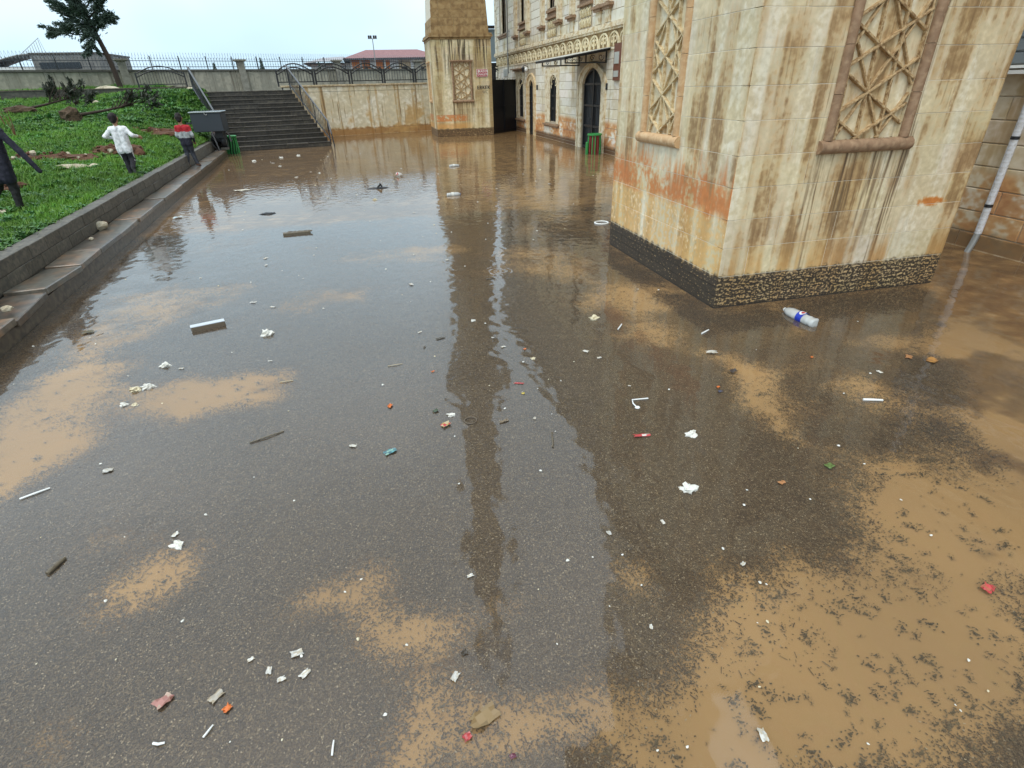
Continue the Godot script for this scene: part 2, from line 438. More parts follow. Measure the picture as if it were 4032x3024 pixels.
# Plate round an arched opening: its inner edge follows the arch, its outer edge the given outline.
func arch_band(F: Transform3D, inner: Array, outer: Array, bottom: float, d0: float, d1: float, w := 0.0, h := 0.0) -> MB:
	var b := MB.new()
	if w > 0: b.map(F, w, h)
	var i2 := inner.duplicate(); var o2 := outer.duplicate()
	i2.push_front(Vector2(inner[0].x, bottom)); i2.push_back(Vector2(inner[-1].x, bottom))
	o2.push_front(Vector2(outer[0].x, bottom)); o2.push_back(Vector2(outer[-1].x, bottom))
	var L := func(p: Vector2, d: float) -> Vector3: return F * Vector3(p.x, p.y, d)
	for k in i2.size() - 1:
		b.quad(L.call(i2[k], d1), L.call(i2[k + 1], d1), L.call(o2[k + 1], d1), L.call(o2[k], d1))
		b.quad(L.call(o2[k], d1), L.call(o2[k + 1], d1), L.call(o2[k + 1], d0), L.call(o2[k], d0))
		b.quad(L.call(i2[k], d0), L.call(i2[k + 1], d0), L.call(i2[k + 1], d1), L.call(i2[k], d1))
	return b

func rect_outline(r: Rect2, like: Array) -> Array:   # points on the outline of r, one for each point of the arch
	var out := []
	var n := like.size()
	for i in n:
		var u := float(i) / (n - 1)
		var per := r.size.y * 2 + r.size.x
		var q := u * per
		if q <= r.size.y: out.append(Vector2(r.position.x, r.position.y + q))
		elif q <= r.size.y + r.size.x: out.append(Vector2(r.position.x + q - r.size.y, r.end.y))
		else: out.append(Vector2(r.end.x, r.end.y - (q - r.size.y - r.size.x)))
	return out

func spiral(F: Transform3D, c: Vector2, r0: float, turns: float, a0: float, dirn: float, d: float, n := 10) -> Array:
	var p := []
	for i in n + 1:
		var u := float(i) / n
		var a := a0 + dirn * TAU * turns * u
		p.append(F * Vector3(c.x + cos(a) * r0 * (1.0 - 0.75 * u), c.y + sin(a) * r0 * (1.0 - 0.75 * u), d))
	return p

func carving(F: Transform3D, r: Rect2, sd: int, m: Material, parent: Node3D, n: int) -> void:   # one mesh of low scrolls in a panel
	var g := RandomNumberGenerator.new(); g.seed = sd
	var b := MB.new()
	for k in n:
		var c := Vector2(g.randf_range(r.position.x + 0.06, r.end.x - 0.06), g.randf_range(r.position.y + 0.06, r.end.y - 0.06))
		b.tube(spiral(F, c, g.randf_range(0.05, 0.10), 0.8, g.randf() * TAU, 1.0 if k % 2 else -1.0, 0.012, 7), [0.018, 0.014, 0.01], 5)
	obj("carved_scrolls", b, m, parent)

func arched_opening(F: Transform3D, root: Node3D, z0: float, z1: float, bottom: float, spring: float, apex: float, door: bool) -> void:
	var s0 := z0 + 34.3; var s1 := z1 + 34.3; var sc := (s0 + s1) / 2; var half := (s1 - s0) / 2
	var inn := pointed(sc, half, spring, apex)
	var frm := arch_band(F, pointed(sc, half - 0.055, spring, apex - 0.06), inn, bottom, -0.12, -0.05)
	var leaf := obj("door" if door else "window", frm, M.iron, root)
	var b := MB.new()
	b.box(F, Vector3(s0 - 0.02, bottom - 0.3, -0.18), Vector3(s1 + 0.02, apex + 0.02, -0.14))
	obj("pane", b, M.door_panel if door else M.glass, leaf)
	# rails and bars follow the arch
	var top := func(s: float) -> float:
		var u := clampf((s - sc) / half, -1.0, 1.0)
		return spring + (apex - spring) * pow(maxf(0.0, 1.0 - pow(absf(u), 1.75)), 0.62)
	var rails := [bottom + 0.05, lerpf(bottom, spring, 0.36), lerpf(bottom, spring, 0.68), spring] if door else [lerpf(bottom, spring, 0.33), lerpf(bottom, spring, 0.66), spring]
	for t in rails:
		b = MB.new(); b.box(F, Vector3(s0 + 0.05, t - 0.035, -0.11), Vector3(s1 - 0.05, t + 0.035, -0.06)); obj("rail", b, M.iron, leaf)
	b = MB.new(); b.box(F, Vector3(sc - 0.045, bottom - 0.3, -0.10), Vector3(sc + 0.045, top.call(sc) - 0.05, -0.045)); obj("mullion", b, M.iron, leaf)
	var nb := 12 if door else 4
	for k in nb:
		var s := s0 + 0.06 + (s1 - s0 - 0.12) * (k + 0.5) / nb
		if absf(s - sc) < 0.05: continue
		b = MB.new(); b.tube([F * Vector3(s, bottom - 0.25, -0.09), F * Vector3(s, top.call(s) - 0.04, -0.09)], [0.011], 6); obj("bar", b, M.iron, leaf)
	if door:
		b = MB.new(); b.tube([F * Vector3(sc - 0.09, 0.95, -0.05), F * Vector3(sc - 0.09, 0.95, 0.0), F * Vector3(sc - 0.2, 0.94, 0.0)], [0.012], 6); obj("handle", b, M.iron, leaf)

func facade() -> void:
	var X := 7.45
	var F := frame(Vector3(X, 0, -34.3), Vector3(0, 0, 1))
	var root := thing("stone_building", Vector3(X, 0, -17), "cream stone building with pointed doors, carved frieze and barred windows", "building")
	var S := func(z: float) -> float: return z + 34.3
	var door2 := Rect2(S.call(-20.2), -0.4, 1.75, 2.87); var win2 := Rect2(S.call(-24.05), 0.68, 0.86, 1.68)
	var door1 := Rect2(S.call(-27.27), -0.4, 0.70, 2.62); var win1 := Rect2(S.call(-29.25), 0.66, 0.87, 1.63)
	var shut := Rect2(S.call(-6.2), 2.06, 2.9, 1.3)
	var up1 := Rect2(S.call(-28.58), 4.52, 0.63, 2.6); var up2 := Rect2(S.call(-24.17), 4.6, 0.66, 2.5); var up3 := Rect2(S.call(-20.5), 4.62, 0.7, 2.5); var up0 := Rect2(S.call(-32.45), 4.40, 0.92, 2.4)
	var holes := [door2, win2, door1, win1, up0, up1, up2, up3, shut]
	obj("wall", core(F, 0.0, 36.5, -0.6, 11.6, holes, -0.45, -0.012), M.facade_joint, root)
	var bm: Material = M.facade_stone
	# blocks stop at the carved surrounds as well
	var h1 := [Rect2(S.call(-20.85), -1, 2.68, 3.55), Rect2(S.call(-24.72), 0.5, 1.85, 2.1), Rect2(S.call(-27.84), -1, 1.54, 3.45), Rect2(S.call(-29.86), 0.5, 1.70, 2.12)]
	var ts := [-0.05, 0.10, 0.20]
	for k in 10: ts.append(0.20 + 0.272 * (k + 1))
	lay(F, 0.0, 17.6, ts, 1.15, h1, bm, root, 36.5, 6.0, 0.05, 0.008, 0.012)
	lay(F, 28.0, 34.5, [-0.05, 0.19, 0.45, 0.72, 0.98, 1.24, 1.50, 1.75, 2.0], 0.85, [], M.facade_near, root, 6.0, 3.2, 0.05, 0.008, 0.010)
	var ts2 := []
	for k in 10: ts2.append(3.60 + 0.292 * k)
	var h2 := [Rect2(S.call(-33.2), 4.2, 2.0, 4), Rect2(S.call(-29.1), 3.6, 1.9, 5), Rect2(S.call(-24.62), 3.6, 1.35, 5), Rect2(S.call(-20.9), 3.6, 1.35, 5)]
	lay(F, 0.0, 17.6, ts2, 1.25, h2, bm, root, 36.5, 6.0, 0.05, 0.010, 0.014)
	var b: MB
	# surrounds
	for a in [[door2, -19.33, 0.875, 2.0, 2.47, 1.30, 2.05, 2.63, -0.05, M.surround], [door1, -26.92, 0.35, 2.0, 2.22, 0.75, 2.05, 2.50, -0.05, M.surround_worn]]:
		var sc: float = S.call(a[1])
		var inn := pointed(sc, a[2], a[3], a[4])
		obj("door_surround", arch_band(F, inn, pointed(sc, a[5] - 0.12, a[6], a[7] - 0.06), -0.4, -0.3, 0.03), a[9], root)
		obj("door_moulding", arch_band(F, pointed(sc, a[5] - 0.12, a[6], a[7] - 0.06), pointed(sc, a[5], a[6], a[7]), -0.4, -0.03, 0.065), a[9], root)
	for a in [[-23.62, 0.43, 0.68, 2.1, 2.36, Rect2(S.call(-24.72), 0.62, 1.85, 1.98)], [-28.82, 0.435, 0.66, 2.05, 2.29, Rect2(S.call(-29.86), 0.60, 1.70, 2.02)]]:
		var sc: float = S.call(a[0])
		var inn := pointed(sc, a[1], a[3], a[4])
		obj("window_surround", arch_band(F, inn, rect_outline(Rect2(a[5].position.x, a[3], a[5].size.x, a[5].end.y - a[3]), inn), a[5].position.y, -0.3, 0.015), M.surround, root)
		carving(F, Rect2(a[5].position.x, 1.85, a[5].size.x, 0.72), int(a[0] * -10), M.relief, root, 26)
		b = MB.new(); b.box(F, Vector3(a[5].position.x - 0.1, a[5].position.y - 0.09, -0.1), Vector3(a[5].end.x + 0.1, a[5].position.y - 0.03, 0.10)); b.box(F, Vector3(a[5].position.x - 0.04, a[5].position.y - 0.15, -0.1), Vector3(a[5].end.x + 0.04, a[5].position.y - 0.091, 0.055)); obj("window_sill", b, M.moulding, root)
	arched_opening(F, root, -20.2, -18.45, 0.0, 2.0, 2.47, true); arched_opening(F, root, -27.27, -26.57, 0.0, 2.0, 2.22, true)
	arched_opening(F, root, -24.05, -23.19, 0.68, 2.1, 2.36, false); arched_opening(F, root, -29.25, -28.38, 0.66, 2.05, 2.29, false)
	# string courses and the carved frieze between them
	for a in [[2.90, 2.96, 0.03], [3.40, 3.46, 0.05], [3.461, 3.53, 0.09], [3.531, 3.60, 0.06]]:
		b = MB.new(); b.box(F, Vector3(-0.1, a[0], -0.1), Vector3(36.5, a[1], a[2])); obj("string_course", b, M.surround, root)
	b = MB.new(); b.box(F, Vector3(0, 2.961, -0.1), Vector3(36.5, 3.399, -0.006)); obj("frieze_ground", b, M.frieze_ground, root)
	var fm := MB.new()
	var arc := []
	for i in 9: arc.append(F * Vector3(0.40 - 0.34 * cos(PI * i / 8.0), 3.10 + 0.24 * sin(PI * i / 8.0), 0.012))
	arc.push_front(F * Vector3(0.06, 2.97, 0.012)); arc.push_back(F * Vector3(0.74, 2.97, 0.012))
	fm.tube(arc, [0.034], 6)
	fm.tube(spiral(F, Vector2(0.27, 3.13), 0.13, 1.1, -0.6, 1.0, 0.012), [0.032, 0.03, 0.022], 6)
	fm.tube(spiral(F, Vector2(0.53, 3.13), 0.13, 1.1, PI + 0.6, -1.0, 0.012), [0.032, 0.03, 0.022], 6)
	fm.tube([F * Vector3(0.40, 2.98, 0.01), F * Vector3(0.40, 3.2, 0.02), F * Vector3(0.40, 3.32, 0.012)], [0.03, 0.045, 0.012], 6)
	var fmesh := fm.mesh()
	for k in 22:
		var o := inst("frieze_arch", fmesh, M.relief, root); o.position += F.basis.x * (0.25 + 0.80 * k)
	# upper storey: pilasters on capitals, hoods and pierced balustrades under tall windows
	for z in [-29.56, -27.39, -25.1, -22.92, -21.47, -18.95, -18.2]:
		var s: float = S.call(z)
		b = MB.new(); b.box(F, Vector3(s - 0.24, 4.10, -0.1), Vector3(s + 0.24, 8.0, 0.07)); b.box(F, Vector3(s - 0.14, 4.14, 0.05), Vector3(s + 0.14, 8.0, 0.10)); var pl := obj("pilaster", b, M.surround, root)
		b = MB.new(); b.box(F, Vector3(s - 0.28, 3.95, -0.1), Vector3(s + 0.28, 4.02, 0.11)); b.box(F, Vector3(s - 0.36, 4.021, -0.1), Vector3(s + 0.36, 4.10, 0.17)); obj("capital", b, M.moulding, pl)
		b = MB.new(); b.box(F, Vector3(s - 0.2, 3.62, -0.1), Vector3(s + 0.2, 3.949, 0.045)); obj("corbel", b, M.surround, pl)
		carving(F, Rect2(s - 0.2, 3.64, 0.4, 0.32), int(-z * 7), M.relief, pl, 7)
	var bal := MB.new()
	for row in 2:
		for k in 4:
			var c := Vector2(-0.39 + 0.26 * k, 3.77 + 0.29 * row)
			bal.tube([F * Vector3(c.x - 0.06, c.y - 0.11, 0.0), F * Vector3(c.x + 0.03, c.y - 0.02, 0.03), F * Vector3(c.x - 0.03, c.y + 0.05, 0.03), F * Vector3(c.x + 0.06, c.y + 0.12, 0.0)], [0.035, 0.05, 0.05, 0.03], 6)
			bal.tube([F * Vector3(c.x + 0.06, c.y - 0.11, 0.0), F * Vector3(c.x + 0.10, c.y + 0.02, 0.02), F * Vector3(c.x + 0.05, c.y + 0.11, 0.0)], [0.02, 0.03, 0.02], 5)
	var bmesh := bal.mesh()
	for a in [[-28.27, up1, 0.72], [-23.85, up2, 0.62], [-20.15, up3, 0.62]]:
		var s: float = S.call(a[0]); var hw: float = a[2]
		b = MB.new(); b.box(F, Vector3(s - hw, 3.605, -0.1), Vector3(s + hw, 4.24, -0.04)); obj("balustrade_panel", b, M.surround, root)
		var o := inst("balustrade", bmesh, M.relief, root); o.position += F.basis.x * s
		b = MB.new(); b.box(F, Vector3(s - hw, 4.241, -0.1), Vector3(s + hw, 4.31, 0.10)); b.box(F, Vector3(s - hw + 0.08, 4.45, -0.1), Vector3(s + hw - 0.08, 4.53, 0.10)); b.box(F, Vector3(s - hw + 0.04, 4.311, -0.1), Vector3(s + hw - 0.04, 4.449, 0.02)); obj("window_hood", b, M.moulding, root)
	for r: Rect2 in [up0, up1, up2, up3]:
		b = MB.new()
		b.box(F, Vector3(r.position.x, r.position.y, -0.25), Vector3(r.position.x + 0.09, r.end.y, -0.12)); b.box(F, Vector3(r.end.x - 0.09, r.position.y, -0.25), Vector3(r.end.x, r.end.y, -0.12))
		b.box(F, Vector3(r.position.x + 0.09, r.position.y, -0.25), Vector3(r.end.x - 0.09, r.position.y + 0.08, -0.12)); b.box(F, Vector3(r.get_center().x - 0.035, r.position.y + 0.08, -0.24), Vector3(r.get_center().x + 0.035, r.end.y, -0.14))
		b.box(F, Vector3(r.position.x + 0.09, r.position.y + 1.0, -0.24), Vector3(r.end.x - 0.09, r.position.y + 1.06, -0.145))
		var wn := obj("window", b, M.wood_dark, root)
		b = MB.new(); b.box(F, Vector3(r.position.x - 0.01, r.position.y - 0.01, -0.32), Vector3(r.end.x + 0.01, r.end.y, -0.28)); obj("pane", b, M.glass, wn)
		b = MB.new(); b.box(F, Vector3(r.position.x - 0.26, r.position.y, -0.1), Vector3(r.position.x, 7.5, 0.03)); b.box(F, Vector3(r.end.x, r.position.y, -0.1), Vector3(r.end.x + 0.26, 7.5, 0.03)); obj("jamb", b, M.surround, wn)
	b = MB.new(); b.box(F, Vector3(S.call(-33.4), 4.28, -0.1), Vector3(S.call(-31.3), 4.34, 0.12)); b.box(F, Vector3(S.call(-33.3), 4.20, -0.1), Vector3(S.call(-31.4), 4.279, 0.07)); obj("window_sill", b, M.moulding, root)
	# corner quoins, lintel shelf over the small window, top cornice
	for k in 22:
		if 0.2 + 0.28 * k > 2.6 and 0.2 + 0.28 * k < 3.5: continue
		b = MB.new(); b.slab(F, Vector3(-0.03, 0.204 + 0.28 * k, -0.3), Vector3(0.5 if k % 2 else 0.32, 0.476 + 0.28 * k, 0.03), 0.012); obj("quoin", b, M.facade_stone_plain, root)
	b = MB.new(); b.box(F, Vector3(S.call(-30.15), 2.69, -0.05), Vector3(S.call(-27.8), 2.74, 0.22)); b.box(F, Vector3(S.call(-30.0), 2.63, -0.05), Vector3(S.call(-27.95), 2.689, 0.12)); obj("lintel_shelf", b, M.moulding, root)
	b = MB.new(); b.box(F, Vector3(-0.3, 11.6, -0.6), Vector3(36.5, 11.85, 0.3)); b.box(F, Vector3(-0.2, 11.4, -0.1), Vector3(36.5, 11.599, 0.14)); obj("top_cornice", b, M.surround, root)
	b = MB.new(); b.box(F, Vector3(0.0, -0.6, -14), Vector3(36.4, 11.7, -0.5)); obj("main_block", b, M.facade_joint, root)
	b = MB.new(); b.lathe(Transform3D(Basis(), Vector3(15.5, 11.7, -14)), [Vector2(7.2, 0), Vector2(7.2, 3.2), Vector2(7.0, 3.3), Vector2(6.5, 5.6), Vector2(5.2, 7.9), Vector2(3.2, 9.5), Vector2(1.2, 10.3), Vector2(0.0, 10.5)], 24); obj("dome", b, M.lead, root)
	# grey shutter high on the near end and its white sill
	b = MB.new(); b.box(F, Vector3(shut.position.x, shut.position.y, -0.3), Vector3(shut.end.x, shut.end.y, -0.22)); var sh := obj("shutter", b, M.shutter, root)
	for k in 9:
		b = MB.new(); b.slab(F, Vector3(shut.position.x + 0.02, shut.position.y + 0.02 + 0.14 * k, -0.23), Vector3(shut.end.x - 0.02, shut.position.y + 0.15 + 0.14 * k, -0.19), 0.015); obj("slat", b, M.shutter, sh)
	b = MB.new(); b.box(F, Vector3(shut.position.x - 0.1, 1.985, -0.05), Vector3(shut.end.x + 0.1, 2.025, 0.13)); b.box(F, Vector3(shut.position.x - 0.1, 2.045, -0.05), Vector3(shut.end.x + 0.1, 2.075, 0.06)); obj("window_sill", b, M.white_paint, root)
	# ---- things fixed to the facade
	var lm := thing("wall_lantern", Vector3(X, 2.55, -27.4), "black wall lantern with a pale globe above the small door", "lantern")
	b = MB.new(); b.tube([Vector3(X, 2.74, -27.45), Vector3(X - 0.14, 2.82, -27.45), Vector3(X - 0.24, 2.78, -27.45)], [0.014], 6); obj("bracket", b, M.iron, lm)
	b = MB.new(); b.lathe(Transform3D(Basis(), Vector3(X - 0.24, 2.52, -27.45)), [Vector2(0.0, 0.0), Vector2(0.03, 0.01), Vector2(0.05, 0.06), Vector2(0.09, 0.19), Vector2(0.02, 0.25), Vector2(0.0, 0.27)], 6, false); obj("lamp_housing", b, M.iron, lm)
	b = MB.new(); b.lathe(Transform3D(Basis(), Vector3(X - 0.12, 2.55, -27.36)), [Vector2(0.0, 0.0), Vector2(0.06, 0.03), Vector2(0.085, 0.1), Vector2(0.06, 0.17), Vector2(0.0, 0.2)], 10); obj("globe", b, M.white_paint, lm)
	var dp := thing("drainpipe", Vector3(X - 0.06, 2.6, -31.0), "thin grey drainpipe running down the upper facade", "pipe")
	b = MB.new(); b.tube([Vector3(X - 0.1, 8.0, -31.0), Vector3(X - 0.1, 2.66, -31.0), Vector3(X - 0.1, 2.6, -30.9)], [0.035], 8); obj("pipe", b, M.galv, dp)
	for y in [3.0, 4.4, 5.8]:
		b = MB.new(); b.cbox(Vector3(X - 0.06, y, -31.0), Vector3(0.12, 0.04, 0.11)); obj("clip", b, M.galv, dp)
	var wp := thing("white_pipe", Vector3(X - 0.09, 0.1, -5.33), "white plastic drainpipe with black bands on the wall behind the near minaret", "pipe")
	b = MB.new(); b.tube([Vector3(X - 0.09, 3.2, -5.33), Vector3(X - 0.09, 0.22, -5.33)], [0.04], 10); obj("pipe", b, M.white_pipe, wp)
	b = MB.new(); b.tube([Vector3(X - 0.09, 0.22, -5.33), Vector3(X - 0.11, 0.10, -5.33), Vector3(X - 0.16, -0.05, -5.33)], [0.037, 0.036, 0.034], 10); obj("elbow", b, M.galv, wp)
	for y in [0.56, 1.33, 2.2]:
		b = MB.new(); b.tube([Vector3(X - 0.09, y - 0.018, -5.33), Vector3(X - 0.09, y + 0.018, -5.33)], [0.0445], 10); obj("band", b, M.black, wp)
	var cp := thing("door_canopy", Vector3(6.6, 2.6, -19.3), "black scrolled iron canopy with a pale roof sheet over the large door", "canopy")
	var CF := frame(Vector3(X - 0.02, 2.955, -20.95), Vector3(0, 0, 1), Vector3(-0.152, 0.988, 0).normalized())
	b = MB.new(); b.box(CF, Vector3(0, 0.0, 0.0), Vector3(3.15, 0.016, 1.5)); obj("roof_sheet", b, M.pale_sheet, cp)
	b = MB.new(); b.box(CF, Vector3(0.01, -0.03, 0.0), Vector3(3.14, -0.002, 1.49)); obj("soffit", b, M.black, cp)
	for k in 6:
		b = MB.new(); b.box(CF, Vector3(0.03 + 0.6 * k, -0.07, 0.0), Vector3(0.06 + 0.6 * k, -0.031, 1.47)); obj("purlin", b, M.iron, cp)
	b = MB.new(); b.box(CF, Vector3(0.0, -0.07, 1.472), Vector3(3.15, -0.003, 1.50)); obj("front_beam", b, M.iron, cp)
	for z in [-20.6, -18.15]:
		var fr := MB.new()
		fr.cbox(Vector3(6.76, 2.58, z), Vector3(1.36, 0.035, 0.035))
		fr.tube([Vector3(6.09, 2.70, z), Vector3(7.43, 2.89, z)], [0.02], 4)
		for a in [[6.095, 2.70], [6.76, 2.79], [7.42, 2.88]]: fr.cbox(Vector3(a[0], (2.58 + a[1]) / 2, z), Vector3(0.035, a[1] - 2.58, 0.035))
		var br := obj("bracket_frame", fr, M.iron, cp)
		var Fz := frame(Vector3(6.09, 2.58, z), Vector3.RIGHT)
		for a in [[0.2, 0.08, 0.06, 1.0], [0.48, 0.10, 0.07, -1.0], [0.88, 0.12, 0.085, 1.0], [1.16, 0.14, 0.10, -1.0]]:
			b = MB.new(); b.tube(spiral(Fz, Vector2(a[0], a[1]), a[2], 1.2, 0.5, a[3], 0.0, 14), [0.011], 5); obj("scroll", b, M.iron, br)
	var nb := thing("notice_board", Vector3(X - 0.05, 2.1, -17.2), "narrow brown notice board beside the canopy, half behind the near minaret", "notice board")
	b = MB.new(); b.cbox(Vector3(X - 0.05, 2.55, -17.2), Vector3(0.05, 0.95, 0.5)); obj("board", b, M.rust_wood, nb)
	b = MB.new(); b.cbox(Vector3(X - 0.08, 2.66, -17.22), Vector3(0.012, 0.3, 0.34)); obj("notice", b, M.paper_grey, nb)
	b = MB.new(); b.cbox(Vector3(X - 0.08, 2.25, -17.22), Vector3(0.012, 0.16, 0.34)); obj("notice", b, M.paper_grey, nb)
	for a in [[-25.9, 1.93, "small dark intercom box beside the small door"], [-18.02, 1.92, "small dark intercom box beside the large door"]]:
		var ib := thing("intercom", Vector3(X, a[1], a[0]), a[2], "intercom", "intercom boxes by the doors")
		b = MB.new(); b.rbox(Transform3D(Basis(), Vector3(X - 0.025, a[1], a[0])), Vector3(-0.025, -0.09, -0.05), Vector3(0.025, 0.09, 0.05), 0.008); obj("housing", b, M.black, ib)
		b = MB.new(); b.cbox(Vector3(X - 0.053, a[1] - 0.03, a[0]), Vector3(0.008, 0.03, 0.03)); obj("button", b, M.galv, ib)
	var pq := thing("wall_plaque", Vector3(X, 2.5, -31.9), "small pale plaque with worn grey lines above the dark gate", "plaque")
	b = MB.new(); b.rbox(Transform3D(Basis(), Vector3(X - 0.02, 2.62, -31.9)), Vector3(-0.02, -0.17, -0.45), Vector3(0.02, 0.17, 0.45), 0.008); obj("plate", b, M.paper_grey, pq)
	for k in 3:
		b = MB.new(); b.cbox(Vector3(X - 0.043, 2.70 - 0.08 * k, -31.9), Vector3(0.006, 0.025, 0.62 - 0.1 * k)); obj("line", b, M.galv, pq)
	# dark sheet gate between the far minaret and the building
	var gt := thing("sheet_gate", Vector3(6.6, 0, -29.0), "tall black sheet-metal gate between the far minaret and the building", "gate")
	var ga := Vector3(5.86, 0, -28.25); var gb := Vector3(7.40, 0, -29.75); var gl := (gb - ga).length()
	var GF := frame(ga, (gb - ga).normalized())
	for k in 2:
		b = MB.new(); b.box(GF, Vector3(gl * k / 2 + 0.01, -0.4, -0.02), Vector3(gl * (k + 1) / 2 - 0.01, 2.28, 0.0)); obj("sheet", b, M.gate, gt)
	for a in [[0.0, 0.05], [gl - 0.05, gl], [gl / 2 - 0.02, gl / 2 + 0.02]]:
		b = MB.new(); b.box(GF, Vector3(a[0], -0.4, 0.001), Vector3(a[1], 2.30, 0.035)); obj("stile", b, M.gate, gt)
	for y in [0.1, 1.15, 2.25]:
		b = MB.new(); b.box(GF, Vector3(0.05, y, 0.001), Vector3(gl - 0.05, y + 0.04, 0.03)); obj("rail", b, M.gate, gt)
	for k in 9:
		b = MB.new(); b.tube([GF * Vector3(0.1 + gl * k / 9.6, 2.28, -0.01), GF * Vector3(0.1 + gl * k / 9.6, 2.36, -0.01)], [0.012, 0.004], 5); obj("spike", b, M.gate, gt)

# ------------------------------------------------------------------ left bank, stairs, walls and what lies beyond
var bump := FastNoiseLite.new()
func land(x: float, z: float) -> float:
	var full := smoothstep(-23.2, -26.5, z)
	var h := 0.5 + 0.0612 * maxf(0.0, -z - 12.0) * maxf(full, pow(clampf((edge_x(z) - x) / 2.2, 0.0, 1.0), 0.7))
	if z < -24.0: h = maxf(h, lerpf(h, lerpf(0.5, 2.12, clampf((-z - 24.6) / 4.4, 0.0, 1.0)), 1.0 - smoothstep(0.0, 4.0, edge_x(z) - x)))
	var away := clampf((edge_x(z) - x) / 0.8, 0.0, 1.0)
	return h + away * (0.07 * bump.get_noise_2d(x * 0.9, z * 0.9) + 0.05 * bump.get_noise_2d(x * 3.0, z * 3.0)) - 0.04 * (1.0 - away)

func edge_x(z: float) -> float:
	if z > -23.5: return -2.92 + 0.0965 * z - 0.50
	if z > -29.0: return lerpf(-5.69, -6.55, clampf((-z - 23.5) / 5.5, 0.0, 1.0))
	return lerpf(-6.55, -12.6, clampf((-z - 29.0) / 10.0, 0.0, 1.0))

